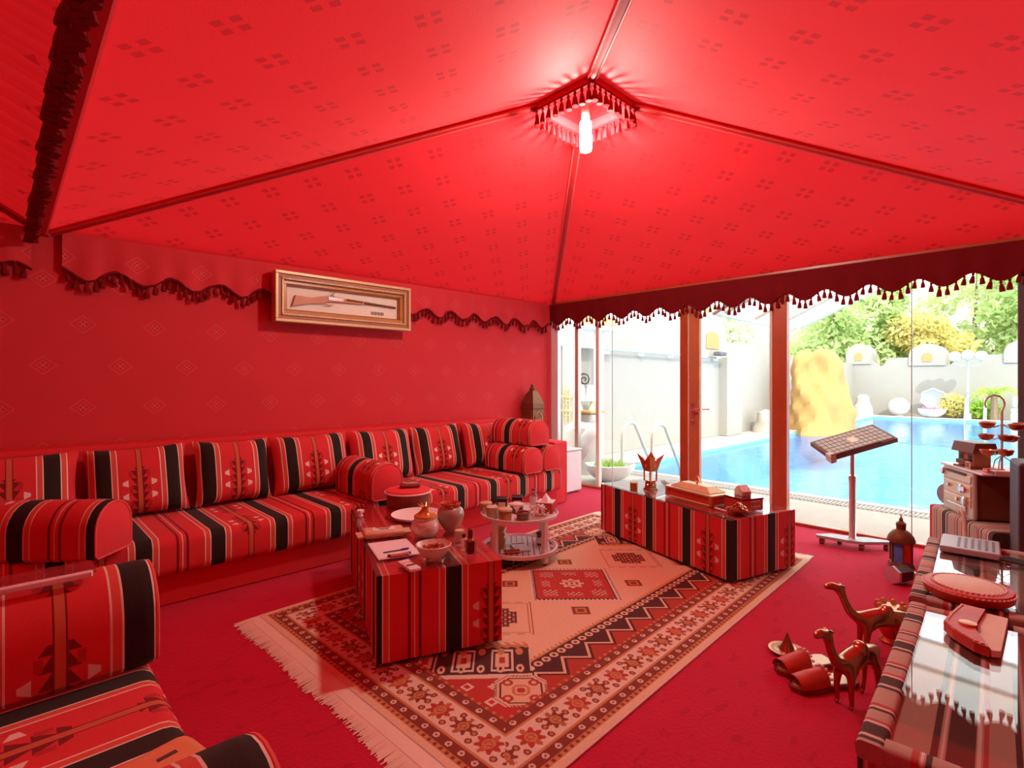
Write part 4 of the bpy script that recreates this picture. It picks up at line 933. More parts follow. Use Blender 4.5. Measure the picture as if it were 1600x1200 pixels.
tb = E('oil_vial', 'tiny dark oil vial beside the perfume bottle', 'vial', (1.862, 2.31, TZ)); O('body', Ms().lathe([(.014, 0), (.016, .04), (.008, .048)], 12), 'label', tb, smooth=True); O('cap', Ms().lathe([(.010, .048), (.010, .068)], 12), 'black', tb)
pf = E('perfume_bottle', 'square dark red perfume bottle near the table corner', 'bottle', (1.755, 2.125, TZ), TA); O('glass', Ms().box((0, 0, .05), (.052, .052, .10), .004), 'jar_glass', pf); O('perfume', Ms().box((0, 0, .060), (.040, .040, .066), .004), 'oil_red', pf); O('collar', Ms().lathe([(.016, .10), (.016, .108)], 14), 'brass', pf); O('cap', Ms().lathe([(.014, .108), (.014, .15), (.010, .154)], 14), 'oil_red', pf, smooth=True)
bw = E('glass_bowl', 'footed cut glass bowl at the front of the coffee table', 'bowl', (1.60, 2.235, TZ)); O('bowl', Ms().lathe([(.04, .02), (.062, .03), (.08, .055), (.092, .085), (.088, .087), (.072, .056), (.03, .036), (.001, .034)], 24, cap=False), 'crystal', bw, smooth=True); O('foot', Ms().lathe([(.05, 0), (.05, .008), (.02, .02), (.04, .024)], 16), 'jar_glass', bw, smooth=True)
for k in range(4): a = k * PI / 2 + .4; O('claw', Ms().sphere((.055 * math.cos(a), .055 * math.sin(a), .012), .012, 8, 6), 'jar_glass', bw, smooth=True)
ms = Ms(); rng = random.Random(2)
for k in range(22): a = rng.uniform(0, 6.3); q = rng.uniform(0, .055); ms.sphere((q * math.cos(a), q * math.sin(a), .060 + rng.uniform(0, .02)), rng.uniform(.008, .013), 6, 5)
O('wood_chips', ms, 'bronze', bw)['kind'] = 'stuff'
pk = E('wrapped_packet', 'wrapped golden packet with white label on the coffee table', 'packet', (1.640, 2.80, TZ), TA - PI / 2); O('bag', Ms().box((0, 0, .022), (.24, .13, .042), .018, 3), 'pack', pk, smooth=True); O('label', Ms().box((.0, -.005, .0445), (.13, .08, .003), .001), 'label', pk); O('printed_panel', Ms().box((0, .022, .0465), (.09, .02, .002)), 'copper', pk)
for i in range(3): O('printed_line', Ms().box((0, -.005 - i * .013, .0465), (.07 - .012 * i, .003, .002)), 'ink', pk)
for sx in (-1, 1): O('twisted_end', Ms().prism([(sx * .115, -.05), (sx * .155, -.06), (sx * .16, .05), (sx * .115, .045)], .012, .022), 'pack', pk)
cb = E('clipboard', 'white clipboard with sheet of paper and metal clip', 'clipboard', (1.545, 2.535, TZ), TA - PI / 2 + R(4)); O('board', Ms().box((0, 0, .003), (.225, .30, .005), .001), 'white', cb); O('paper', Ms().box((0, .0, .0065), (.215, .285, .001)), 'paper', cb); O('clip', Ms().box((.0, -.14, .012), (.10, .022, .012), .003), 'silver', cb)
for sx in (-1, 1): O('clip_loop', Ms().lathe([(.008, .0), (.008, .012)], 8, (sx * .055, -.135, .007)), 'dark_grey', cb)
pn = E('pen', 'dark pen with blue cap lying on the clipboard', 'pen', (1.525, 2.475, TZ + .012), TA - PI / 2 + R(8)); O('barrel', Ms().tube([(-.07, 0, 0), (.03, 0, 0)], .0035, 8), 'ink', pn); O('cap', Ms().tube([(.03, 0, .0015), (.07, 0, .0015)], .0055, 8), 'blue_cap', pn)
rm = E('remote_control', 'white air conditioner remote at the front edge of the coffee table', 'remote', (1.452, 2.235, TZ), TA - R(90) + R(14)); O('case', Ms().box((0, 0, .009), (.062, .155, .018), .008, 2), 'white', rm, smooth=True); O('screen', Ms().box((0, -.02, .0185), (.045, .018, .002)), 'ink', rm)
for i in range(3): O('button', Ms().box((-.015 + .015 * i, .03, .0185), (.009, .012, .002)), 'label', rm)
sk = O('chalk_stick', Ms().tube([(-.055, 0, 0), (.055, 0, 0)], .006, 8), 'label', label='short white stick beside the clipboard', cat='stick', loc=(1.672, 2.475, TZ + .006), rz=TA - R(25))
orn = E('flower_ornament', 'small pink flower ornament on the far edge of the coffee table', 'ornament', (1.77, 3.33, TZ)); O('base', Ms().lathe([(.02, 0), (.012, .012), (.006, .02)], 10), 'label', orn)
for k in range(6): a = k * PI / 3; O('petal', Ms().sphere((.016 * math.cos(a), .016 * math.sin(a), .03), .012, 7, 5), 'paper', orn, smooth=True)

# ================================================================== TWO-TIER STAND
st = E('two_tier_stand', 'round white two-tier serving stand on feet between the tables', 'stand', (2.92, 2.93, .0108), R(46))
SR = .30
tp = O('upper_tray', Ms().lathe([(.001, .330), (SR - .02, .330), (SR, .338), (SR + .006, .360), (SR, .362), (SR - .006, .345), (SR - .02, .342), (.001, .342)], 44, cap=False), 'white', st, smooth=True)
lw = O('lower_frame', Ms().lathe([(SR - .03, .072), (SR, .072), (SR + .004, .10), (SR - .012, .10), (SR - .03, .088)], 44, cap=False), 'white', st, smooth=True)
O('lower_board', Ms().lathe([(.001, .070), (SR - .012, .070), (SR - .012, .080), (.001, .080)], 44, cap=False), 'boulder_grey', st)
for i in range(13):
    x = -.264 + i * .044; l = math.sqrt(max(.001, (SR - .018) ** 2 - (abs(x) + .018) ** 2)) * 2
    O('slat', Ms().box((0, x, .084), (l, .036, .009), .002), 'white', st)
for i in range(4):
    a = i * PI / 2 + PI / 4; x, y = (SR - .035) * math.cos(a), (SR - .035) * math.sin(a)
    O('leg', Ms().box((x, y, .21), (.035, .05, .25), .006, rz=a), 'white', st); O('foot', Ms().box((x, y, .045), (.04, .05, .056), .006, rz=a), 'white', st); O('caster', Ms().lathe([(.018, -.012), (.018, .012)], 12, mtx=Matrix.Translation((x, y, .018)) @ Matrix.Rotation(R(90), 4, 'X')), 'dark_grey', st)
U = .0108 + .3425
def jar(name, label, loc, r, h, fill, lidm, lidh=.014, cat='jar'):
    o = E(name, label, cat, loc); O('glass', Ms().lathe([(r * .92, 0), (r, .006), (r, h)], 20, cap=False), 'jar_glass', o, smooth=True); O('contents', Ms().lathe([(r * .90, .002), (r * .90, h * .86)], 20), fill, o, smooth=True)
    if lidm: O('lid', Ms().lathe([(r * 1.04, h), (r * 1.04, h + lidh), (r * .9, h + lidh + .003)], 20), lidm, o, smooth=True)
    return o
jar('candle_jar', 'pale yellow jar at the back of the upper tray by the coffee table', (2.745, 3.13, U), .048, .07, 'jar_cream', 'jar_lid')
jar('candle_jar', 'open pale yellow jar at the near left of the upper tray', (2.685, 2.985, U), .052, .098, 'jar_cream', None)
jar('candle_jar', 'squat honey jar with cream lid at the front of the upper tray', (2.70, 2.86, U), .052, .075, 'amber', 'jar_lid')
o = jar('nut_bowl', 'small glass bowl of dark nuts at the front of the upper tray', (2.81, 2.785, U), .050, .05, 'dates', None, cat='bowl'); O('rim', Ms().tube([(.052 * math.cos(t), .052 * math.sin(t), .052) for t in np.linspace(0, 2 * PI, 25)[:-1]], .008, 6, True), 'leather_brown', o, smooth=True)
o = jar('jam_jar', 'dark jar with cloth-topped lid in the middle of the upper tray', (2.93, 2.97, U), .055, .06, 'dates', 'label', .012); O('cloth_flap', Ms().prism([(-.03, 0), (.03, 0), (0, -.04)], .0, .002, Matrix.Translation((-.045, -.045, .062)) @ Matrix.Rotation(R(-45), 4, 'Z') @ Matrix.Rotation(R(85), 4, 'X')), 'label', o)
for (x, y, lb) in ((2.905, 3.115, 'black tin with label at the back of the upper tray'), (3.035, 3.07, 'black tin beside the water bottle on the upper tray')):
    o = E('spice_tin', lb, 'tin', (x, y, U), R(46)); O('body', Ms().box((0, 0, .045), (.085, .085, .09), .006), 'maroon_black', o); O('lid', Ms().box((0, 0, .095), (.09, .09, .014), .005), 'black', o); O('label', Ms().box((0, -.0435, .045), (.06, .002, .05)), 'jar_lid', o); O('label', Ms().box((-.0435, 0, .045), (.002, .06, .05)), 'jar_lid', o)
o = E('water_bottle', 'small clear water bottle with dark cap on the serving stand', 'bottle', (3.145, 2.99, U)); O('body', Ms().lathe([(.030, 0), (.033, .008), (.033, .04), (.031, .045), (.033, .05), (.033, .10), (.022, .125), (.013, .135), (.013, .142)], 18), 'clear', o, smooth=True); O('label', Ms().lathe([(.0336, .045), (.0336, .095)], 18, cap=False), 'label', o, smooth=True); O('cap', Ms().lathe([(.015, .142), (.015, .157)], 14), 'blue_cap', o)
o = E('tissue_box', 'tissue box with raised white tissue at the right of the upper tray', 'tissue box', (3.12, 2.83, U), R(30)); O('box', Ms().box((0, 0, .04), (.13, .13, .08), .004), 'leather', o); O('top_card', Ms().box((0, 0, .083), (.132, .132, .006), .002), 'label', o)
O('tissue', Ms().add([(-.05, -.03, .086), (.05, -.035, .088), (.055, .03, .086), (-.045, .035, .087), (.0, .0, .150), (.03, .012, .11), (-.03, -.012, .115)], [(0, 1, 4), (1, 5, 4), (1, 2, 5), (2, 3, 5), (5, 3, 4), (3, 0, 6), (3, 6, 4), (6, 0, 4)]), 'paper', o)
o = E('sweets_bowl', 'glass bowl heaped with white wrapped sweets on the upper tray', 'bowl', (2.945, 2.745, U)); O('bowl', Ms().lathe([(.04, 0), (.07, .02), (.085, .05), (.082, .05), (.065, .022), (.001, .01)], 22, cap=False), 'jar_glass', o, smooth=True)
ms = Ms(); rng = random.Random(9)
for k in range(46):
    a = rng.uniform(0, 6.3); q = rng.uniform(0, .07); M = Matrix.Translation((q * math.cos(a), q * math.sin(a), .035 + (.08 - q) * .55 + rng.uniform(0, .02))) @ Matrix.Rotation(a, 4, 'Z') @ Matrix.Rotation(rng.uniform(-.6, .9), 4, 'Y')
    ms.box((0, 0, 0), (.05, .011, .009), .002, mtx=M)
O('wrapped_sweets', ms, 'label', o)['kind'] = 'stuff'
LZ = .0108 + .0895
o = E('wooden_chest', 'glossy wooden box with curved lid on the lower tray', 'box', (2.80, 3.04, LZ), R(40)); O('body', Ms().box((0, 0, .045), (.15, .11, .09), .006), 'wood_gold', o); O('lid', Ms().extrude_uv(rrect(-.057, .057, .09, .135, .02), -.078, .078, 4), 'wood_gold', o, smooth=True); O('label', Ms().box((-.01, -.0565, .045), (.09, .003, .05)), 'label', o)
for i in range(3): O('printed_line', Ms().box((-.01, -.0585, .058 - i * .012), (.06 - i * .012, .002, .004)), 'ink', o)
o = jar('coffee_jar', 'dark jar with white label on the lower tray by the rug', (3.06, 2.83, LZ), .036, .085, 'dates', 'black'); O('label', Ms().lathe([(.0375, .02), (.0375, .065)], 18, cap=False), 'label', o, smooth=True)
o = E('notebook', 'white folded booklet lying on the lower tray', 'booklet', (2.89, 2.89, LZ), R(60)); O('cover', Ms().box((0, 0, .006), (.20, .12, .010), .002), 'paper', o); O('band', Ms().box((.07, 0, .0118), (.015, .10, .002)), 'leather', o)
o = E('glasses_case', 'dark case lying at the front of the lower tray', 'case', (2.755, 2.84, LZ), R(-35)); O('shell', Ms().box((0, 0, .014), (.13, .045, .026), .012, 3), 'bronze', o, smooth=True); O('trim', Ms().box((0, 0, .014), (.134, .049, .004), .002), 'label', o)

# ================================================================== ITEMS ON THE RIGHT COFFEE TABLE
T2Z = .0108 + .448 + .001; TB = R(73.5)
jar('amber_glass', 'short amber glass beside the incense burner', (3.86, 2.49, T2Z), .034, .085, 'amber', None, cat='glass')
mb = E('incense_burner', 'tall bronze incense burner with pointed crown on four legs', 'incense burner', (4.00, 2.415, T2Z), TB)
O('base', Ms().lathe([(.060, 0), (.060, .012), (.048, .02), (.042, .075), (.05, .085)], 4, ph=PI / 4), 'bronze', mb)
for i in range(4): a = PI / 4 + i * PI / 2; O('leg', Ms().tube([(.050 * math.cos(a), .050 * math.sin(a), .08), (.052 * math.cos(a), .052 * math.sin(a), .17)], .007, 6), 'bronze', mb)
cr = O('cup', Ms().lathe([(.055, .165), (.066, .19), (.088, .26)], 4, ph=PI / 4), 'copper', mb)
for i in range(4):
    a = PI / 4 + i * PI / 2; p = Vector((math.cos(a), math.sin(a), 0)); q1 = Vector((math.cos(a + PI / 2), math.sin(a + PI / 2), 0)); q0 = Vector((math.cos(a - PI / 2), math.sin(a - PI / 2), 0))
    b0 = p * .088 + Vector((0, 0, .258)); tpt = p * .115 + Vector((0, 0, .315)); m1 = b0.lerp(q1 * .088 + Vector((0, 0, .258)), .5); m0 = b0.lerp(q0 * .088 + Vector((0, 0, .258)), .5)
    O('horn', Ms().add([b0, m1, tpt, m0, b0 * .93, tpt * .96], [(0, 1, 2), (3, 0, 2), (1, 4, 5), (4, 3, 5), (2, 1, 5), (3, 2, 5)]), 'copper', mb)
    nrm = (p + q1).normalized(); O('mirror_stud', Ms().lathe([(.016, 0), (.012, .004)], 10, mtx=Matrix.Translation(nrm * .053 + Vector((0, 0, .215))) @ nrm.to_track_quat('Z', 'Y').to_matrix().to_4x4()), 'brass', mb)
    O('mirror_stud', Ms().lathe([(.012, 0), (.009, .004)], 10, mtx=Matrix.Translation(nrm * .034 + Vector((0, 0, .045))) @ nrm.to_track_quat('Z', 'Y').to_matrix().to_4x4()), 'brass', mb)
tg = E('charcoal_tongs', 'thin metal tongs lying on the brass box table', 'tongs', (4.33, 2.45, T2Z), TB - R(30))
for sg in (-1, 1): O('arm', Ms().tube([(-.14, 0, .012), (-.02, sg * .018, .008), (.14, sg * .010, .006)], .005, 6), 'antique', tg, smooth=True)
bx = E('brass_casket', 'long brass casket with red sides and stepped lid on the coffee table', 'casket', (3.95, 1.965, T2Z), TB)
O('red_body', Ms().box((0, 0, .035), (.46, .20, .066), .003), 'leather', bx); O('base_rim', Ms().box((0, 0, .005), (.475, .215, .01), .002), 'gold_paint', bx)
for sx in (-1, 1):
    for sy in (-1, 1): O('corner_post', Ms().box((sx * .225, sy * .095, .04), (.03, .03, .075), .003), 'brass', bx)
O('rim', Ms().box((0, 0, .076), (.485, .225, .014), .003), 'gold_paint', bx); ldd = O('lid', Ms().prism([(-.20, -.085), (.20, -.085), (.20, .085), (-.20, .085)], .083, .09), 'gold_paint', bx)
O('lid_slope', Ms().add([(-.20, -.085, .09), (.20, -.085, .09), (.20, .085, .09), (-.20, .085, .09), (-.13, -.04, .125), (.13, -.04, .125), (.13, .04, .125), (-.13, .04, .125)], [(0, 1, 5, 4), (1, 2, 6, 5), (2, 3, 7, 6), (3, 0, 4, 7), (4, 5, 6, 7)]), 'gold_paint', ldd)
O('finial', Ms().lathe([(.012, .125), (.008, .135), (.020, .150), (.016, .165), (.003, .19)], 12), 'brass', ldd, smooth=True)
rb = E('red_gift_box', 'dark red printed gift box on the coffee table', 'box', (3.925, 1.595, T2Z), TB - R(6)); O('box', Ms().box((0, 0, .04), (.19, .19, .08), .004), 'leather', rb); O('lid', Ms().box((0, 0, .084), (.196, .196, .012), .003), 'oil_red', rb); O('printed_panel', Ms().box((-.0965, -.02, .05), (.002, .09, .05)), 'jar_lid', rb)
for i in range(6): O('printed_letter', Ms().box((-.0975, -.055 + i * .014, .05), (.002, .007, .022 + .006 * (i % 3))), 'leather_brown', rb)
ch = E('crystal_house', 'small faceted crystal block like a gabled house on the red gift box', 'ornament', (3.95, 1.61, T2Z + .0905), TB - R(20)); O('block', Ms().prism([(-.05, 0), (.05, 0), (.055, .035), (0, .075), (-.055, .035)], -.035, .035, Matrix(((1, 0, 0, 0), (0, 0, 1, 0), (0, 1, 0, 0), (0, 0, 0, 1)))), 'crystal', ch); O('plinth', Ms().box((0, 0, .002), (.11, .08, .004)), 'jar_glass', ch)
sh = E('shell_dish', 'scalloped copper dish heaped with potpourri at the table corner', 'dish', (3.745, 1.555, T2Z)); O('dish', Ms().lathe([(.04, 0), (.045, .004), (.085, .028), (.088, .031), (.05, .012), (.001, .008)], 28, cap=False), 'copper', sh, smooth=True)
ms = Ms(); rng = random.Random(4)
for k in range(34): a = rng.uniform(0, 6.3); q = rng.uniform(0, .062); ms.sphere((q * math.cos(a), q * math.sin(a), .022 + (.07 - q) * .7), rng.uniform(.010, .017), 6, 5, (1, 1, .7))
O('potpourri', ms, 'bronze', sh)['kind'] = 'stuff'
o = E('incense_stick', 'pale short stick lying by the copper dish', 'stick', (3.72, 1.665, T2Z + .008), R(80)); O('stick', Ms().tube([(-.045, 0, 0), (.045, 0, .004)], .007, 8), 'label', o); O('tip', Ms().tube([(.045, 0, .004), (.056, 0, .005)], .0072, 8), 'ivory', o)

# ================================================================== READING STAND
rs = E('reading_stand', 'adjustable stand with tilted patterned tray on a castor base', 'reading stand', (5.13, 1.177, 0), 0)
rr_ = Vector((math.sin(HEAD), -math.cos(HEAD), 0)); ff = Vector((math.cos(HEAD), math.sin(HEAD), 0))
def L2(a, b_, z): return rr_ * a + ff * b_ + Vector((0, 0, z))
bpoly = [(-.24, .12), (-.10, .13), (.02, .05), (.14, .02), (.26, -.08), (.25, -.115), (.02, -.115), (-.09, -.06), (-.14, -.01), (-.25, .085)]
vsb = [L2(a, b_, .055) for a, b_ in bpoly] + [L2(a, b_, .078) for a, b_ in bpoly]; nb = len(bpoly)
O('base_plate', Ms().add(vsb, [tuple(range(nb)), tuple(range(2 * nb - 1, nb - 1, -1))] + [((i + 1) % nb, i, nb + i, nb + (i + 1) % nb) for i in range(nb)]), 'grey', rs)
for a, b_ in ((-.20, .095), (.22, -.09), (.02, -.085), (-.05, .09)): O('castor', Ms().lathe([(.026, -.016), (.026, .016)], 12, mtx=Matrix.Translation(L2(a, b_, .027)) @ Matrix.Rotation(R(90), 4, 'X')), 'leather_brown', rs); O('castor_stem', Ms().tube([L2(a, b_, .03), L2(a, b_, .058)], .010, 6), 'black', rs)
O('lower_pole', Ms().lathe([(.034, .078), (.026, .09), (.026, .55), (.030, .56), (.030, .60), (.018, .61)], 16), 'steel', rs, smooth=True); O('upper_pole', Ms().lathe([(.017, .60), (.017, .86)], 14), 'steel', rs, smooth=True)
av, bv = L2(.54, 0, .156), L2(0, -.30, -.086); nv_ = av.cross(bv).normalized(); nv_ = nv_ if nv_.z > 0 else -nv_; c0 = Vector((0, 0, .90))
def slab(a0, a1, b0, b1, z0, z1): 
    p = [c0 + av * a + bv * b_ + nv_ * z for z in (z0, z1) for a, b_ in ((a0, b0), (a1, b0), (a1, b1), (a0, b1))]
    return Ms().add(p, [(0, 1, 2, 3), (7, 6, 5, 4), (1, 0, 4, 5), (2, 1, 5, 6), (3, 2, 6, 7), (0, 3, 7, 4)])
tr = O('tray', slab(-.5, .5, -.5, .5, -.035, .0), 'wood_dark', rs); O('tray_panel', slab(-.47, .47, -.45, .45, .0, .004), 'vase_grey', tr)
for i in range(14): O('grid_line', slab(-.46 + i * .0707, -.455 + i * .0707, -.44, .44, .004, .006), 'wood_dark', tr)
for i in range(6): O('grid_line', slab(-.46, .46, -.44 + i * .175, -.432 + i * .175, .004, .006), 'wood_dark', tr)
O('ledge', slab(-.5, .25, .47, .52, .0, .020), 'wood_dark', tr); O('ledge_end', slab(-.52, -.44, .30, .54, -.05, .012), 'chrome_beige', tr); O('bracket', slab(-.08, .08, -.2, .2, -.055, -.035), 'steel', rs)
O('rosette', slab(-.06, .06, -.14, .14, .004, .0065), 'jar_lid', tr)

# ================================================================== COLOURED LANTERN AND FLOOR ORNAMENTS
cl2 = E('coloured_lantern', 'small domed lantern with blue, green and red glass on the carpet', 'lantern', (4.86, .80, 0), R(20))
O('base', Ms().lathe([(.085, 0), (.09, .01), (.08, .035), (.07, .04)], 6), 'antique', cl2)
for i in range(6):
    a0, a1 = i * PI / 3, (i + 1) * PI / 3; r_ = .068; p0, p1 = Vector((r_ * math.cos(a0), r_ * math.sin(a0), 0)), Vector((r_ * math.cos(a1), r_ * math.sin(a1), 0))
    ip, iq = p0 * .93, p1 * .93
    O('glass_pane', Ms().add([p0 + Vector((0, 0, .04)), p1 + Vector((0, 0, .04)), p1 + Vector((0, 0, .19)), p0 + Vector((0, 0, .19)), ip + Vector((0, 0, .04)), iq + Vector((0, 0, .04)), iq + Vector((0, 0, .19)), ip + Vector((0, 0, .19))], [(0, 1, 2, 3), (7, 6, 5, 4)]), ('lead_blue', 'glass_red', 'glass_green')[(i + 1) % 3], cl2)
    O('corner_bar', Ms().tube([p0 * 1.03 + Vector((0, 0, .035)), p0 * 1.03 + Vector((0, 0, .195))], .007, 6), 'antique', cl2)
dm = O('dome', Ms().lathe([(.088, .19), (.09, .20), (.078, .235), (.055, .265), (.03, .28), (.03, .30), (.034, .305)], 18), 'antique', cl2, smooth=True); O('finial', Ms().lathe([(.03, .30), (.034, .325), (.012, .345), (.014, .355), (.003, .375)], 12), 'antique', dm, smooth=True)
O('ring', Ms().tube([(.02 * math.cos(t), 0, .378 + .02 * math.sin(t)) for t in np.linspace(0, 2 * PI, 13)[:-1]], .003, 5, True), 'brass', dm)
fl = E('fallen_lantern', 'dark hexagonal lantern lying on its side on the carpet', 'lantern', (4.50, .715, .062), R(150))
Mf = Matrix.Rotation(R(90), 4, 'Y'); O('body', Ms().lathe([(.05, -.02), (.058, .0), (.058, .11), (.05, .12)], 6, mtx=Mf), 'maroon_black', fl); O('rim', Ms().lathe([(.063, .10), (.063, .12), (.045, .121)], 6, mtx=Mf), 'steel', fl); O('handle', Ms().tube([(-.02, -.03, 0), (-.07, -.02, .0), (-.08, 0, 0), (-.07, .02, 0), (-.02, .03, 0)], .005, 6), 'silver', fl)

def skin_body(name, verts, edges, radii, mt, parent):
    """continuous cast figure grown over a skeleton"""
    me = bpy.data.meshes.new(name); me.from_pydata(verts, edges, []); o = bpy.data.objects.new(name, me); COL.objects.link(o)
    md = o.modifiers.new('skin', 'SKIN'); 
    for i, r_ in enumerate(radii): me.skin_vertices[0].data[i].radius = (r_, r_) if not isinstance(r_, tuple) else r_
    me.skin_vertices[0].data[0].use_root = True
    md.use_smooth_shade = True; sb = o.modifiers.new('sub', 'SUBSURF'); sb.levels = 2; sb.render_levels = 2
    me.materials.append(MATS[mt]); o.parent = parent; return o
def camel(label, loc, rz, s=1.0):
    r = E('camel_figurine', label, 'figurine', loc, rz); r.scale = (s, s, s)
    v = [(0, 0, .20), (.07, 0, .195), (.115, 0, .19), (.155, 0, .215), (.185, 0, .275), (.205, 0, .335), (.245, 0, .352), (.285, 0, .345), (-.06, 0, .205), (-.11, 0, .20), (-.14, 0, .17), (-.145, 0, .13)]
    e = [(0, 1), (1, 2), (2, 3), (3, 4), (4, 5), (5, 6), (6, 7), (0, 8), (8, 9), (9, 10), (10, 11)]
    rd = [.048, .046, .036, .024, .019, .020, .021, .012, .046, .034, .008, .005]
    for (bx_, top) in ((.09, 1), (-.085, 8)):
        for sy in (-1, 1):
            k = len(v); v += [(bx_, sy * .03, .15), (bx_ + (.006 if top == 1 else -.010), sy * .032, .08), (bx_, sy * .032, .012), (bx_ + .014, sy * .032, .006)]; e += [(top, k), (k, k + 1), (k + 1, k + 2), (k + 2, k + 3)]; rd += [.020, .012, .009, .010]
    k = len(v); v += [(-.015, 0, .245), (-.02, 0, .268)]; e += [(0, k), (k, k + 1)]; rd += [.040, .018]
    for sy in (-1, 1): k = len(v); v += [(.20, sy * .02, .362)]; e += [(5, k)]; rd += [.005]
    skin_body('body', v, e, rd, 'bronze', r)
    return r
camel('bronze camel figurine further away with raised head', (3.20, .60, 0), R(130), 1.0)
camel('bronze camel figurine nearest the bottom right table', (2.68, .595, 0), R(160), .98)
def lid_cone():
    r = E('conical_lid', 'flat metal lid with pointed cone lying on the carpet', 'lid', (2.90, .955, 0)); O('plate', Ms().lathe([(.001, .004), (.05, .004), (.085, .014), (.088, .018), (.05, .012), (.03, .02)], 26, cap=False), 'bronze', r, smooth=True); O('cone', Ms().lathe([(.042, .012), (.022, .05), (.010, .085), (.002, .105)], 20), 'bronze', r, smooth=True)
lid_cone()
def sandal(label, loc, rz):
    r = E('leather_sandal', label, 'sandal', loc, rz, 'leather sandals on the carpet')
    sole = [(-.13, -.03), (-.10, -.042), (-.02, -.034), (.06, -.046), (.12, -.03), (.135, 0), (.12, .03), (.06, .046), (-.02, .034), (-.10, .042), (-.13, .03)]
    O('sole', Ms().prism(sole, 0, .018), 'leather_brown', r); O('insole', Ms().prism([(a * .92, b_ * .88) for a, b_ in sole], .018, .022), 'jar_lid', r)
    vs, fs = [], []; n = 10
    for j in range(7):
        x = .0 + .02 * j; w = .044 - .002 * abs(j - 3)
        for i in range(n + 1): a = PI * i / n; vs.append((x, w * math.cos(a), .02 + (.052 - .003 * j) * math.sin(a)))
    for j in range(6):
        for i in range(n): k = j * (n + 1) + i; fs.append((k, k + n + 1, k + n + 2, k + 1))
    m = Ms().add(vs + [(x, y * .92, z * .93) for x, y, z in vs], fs + [tuple(len(vs) + q for q in f[::-1]) for f in fs]); O('strap', m, 'leather', r, smooth=True)
    for i in range(9): a = PI * (i + .5) / 9; O('stitch', Ms().sphere((.0, .046 * math.cos(a), .022 + .052 * math.sin(a)), .006, 6, 4), 'stitch', r)
    r.scale = (1.25, 1.25, 1.25); return r
sandal('red leather sandal nearer the conical lid', (2.80, .845, 0), R(155)); sandal('red leather sandal nearer the front camel', (2.695, .735, 0), R(148))
o = E('brass_pot', 'small ornate golden pot beside the tan table', 'pot', (3.42, .605, 0)); O('body', Ms().lathe([(.05, 0), (.055, .01), (.04, .03), (.075, .09), (.08, .13), (.05, .17), (.06, .19)], 16), 'copper', o, smooth=True)
for k in range(8): a = k * PI / 4; O('leaf_ornament', Ms().sphere((.062 * math.cos(a), .062 * math.sin(a), .185), .018, 6, 5, (1, 1, 1.6)), 'brass', o)
for sx in (-1, 1): O('handle', Ms().tube([(0, sx * .07, .12), (0, sx * .11, .11), (0, sx * .105, .07), (0, sx * .065, .07)], .006, 6), 'brass', o, smooth=True)

# ================================================================== ON THE TAN TABLES
RZ_ = .4765
lp_ = E('slotted_device', 'flat silver-grey device with rows of slots on the glass table', 'device', (3.79, .318, RZ_), R(4)); O('case', Ms().box((0, 0, .020), (.30, .245, .032), .006, 2), 'grey', lp_)
for i in range(6): O('slot', Ms().box((.0, .045 - i * .028, .0368), (.22, .012, .002)), 'dark_grey', lp_)
for sx in (-1, 1):
    for sy in (-1, 1): O('foot', Ms().lathe([(.01, 0), (.01, .006)], 8, (sx * .12, sy * .1, 0)), 'black', lp_)
tri = E('folded_tripod', 'folded black tripod lying at the edge of the glass table', 'tripod', (3.62, .03, RZ_ + .012), R(70))
for sg in (-1, 0, 1): O('leg', Ms().tube([(-.16, sg * .014, 0), (.16, sg * .03, .004)], [.010, .008], 8), 'black', tri)
O('head', Ms().box((-.19, 0, .012), (.06, .05, .04), .008), 'maroon_black', tri); O('tube_tip', Ms().tube([(.16, 0, .004), (.20, 0, .004)], .009, 8), 'silver', tri)
# stitched leather hide drum with curved sheath
dmk = E('hide_drum', 'round hide drum rimmed with stitched red leather bridging the tables', 'drum', (2.955, .255, RZ_ + .008), R(-4))
O('shell', Ms().lathe([(.140, 0), (.152, .01), (.156, .035), (.148, .045), (.116, .050)], 40, sx=1.0, sy=.98, cap=True), 'leather', dmk, smooth=True); O('skin', Ms().lathe([(.001, .0515), (.113, .0505), (.116, .049)], 40, cap=False), 'hide', dmk, smooth=True)
for rad, z, n_ in ((.1215, .051, 44), (.1525, .038, 52)):
    for k in range(n_):
        a = 2 * PI * k / n_; O('stitch', Ms().box((0, 0, 0), (.011, .005, .004), mtx=Matrix.Translation((rad * math.cos(a), rad * math.sin(a), z)) @ Matrix.Rotation(a + PI / 2 + .35, 4, 'Z')), 'stitch', dmk) if k == 0 else None
ms_st = [c for c in dmk.children if c.name.startswith('stitch')]
for base, (rad, z, n_) in zip(ms_st, ((.1215, .051, 44), (.1525, .038, 52))):
    base.data.transform(Matrix.Translation((-rad, 0, -z)))
    for k in range(n_):
        a = 2 * PI * k / n_; o = base if k == 0 else OB('stitch', base.data, dmk); o.location = (rad * math.cos(a), rad * math.sin(a), z); o.rotation_euler = (0, 0, a)
sth = E('leather_sheath', 'curved red leather dagger sheath with white stitching on the near table', 'sheath', (2.585, .225, RZ_ + .002), R(178))
sp_ = [(-.155, .035), (-.155, -.035), (-.02, -.05), (.09, -.055), (.15, -.02), (.215, .045), (.225, .085), (.09, .035), (.0, .03)]
O('body', Ms().prism(sp_, 0, .034), 'leather', sth); O('hide_panel', Ms().prism([(-.15, .10), (-.15, .037), (.0, .032), (.09, .037), (.215, .088), (.20, .11)], .0, .022), 'hide', sth)
stm = None
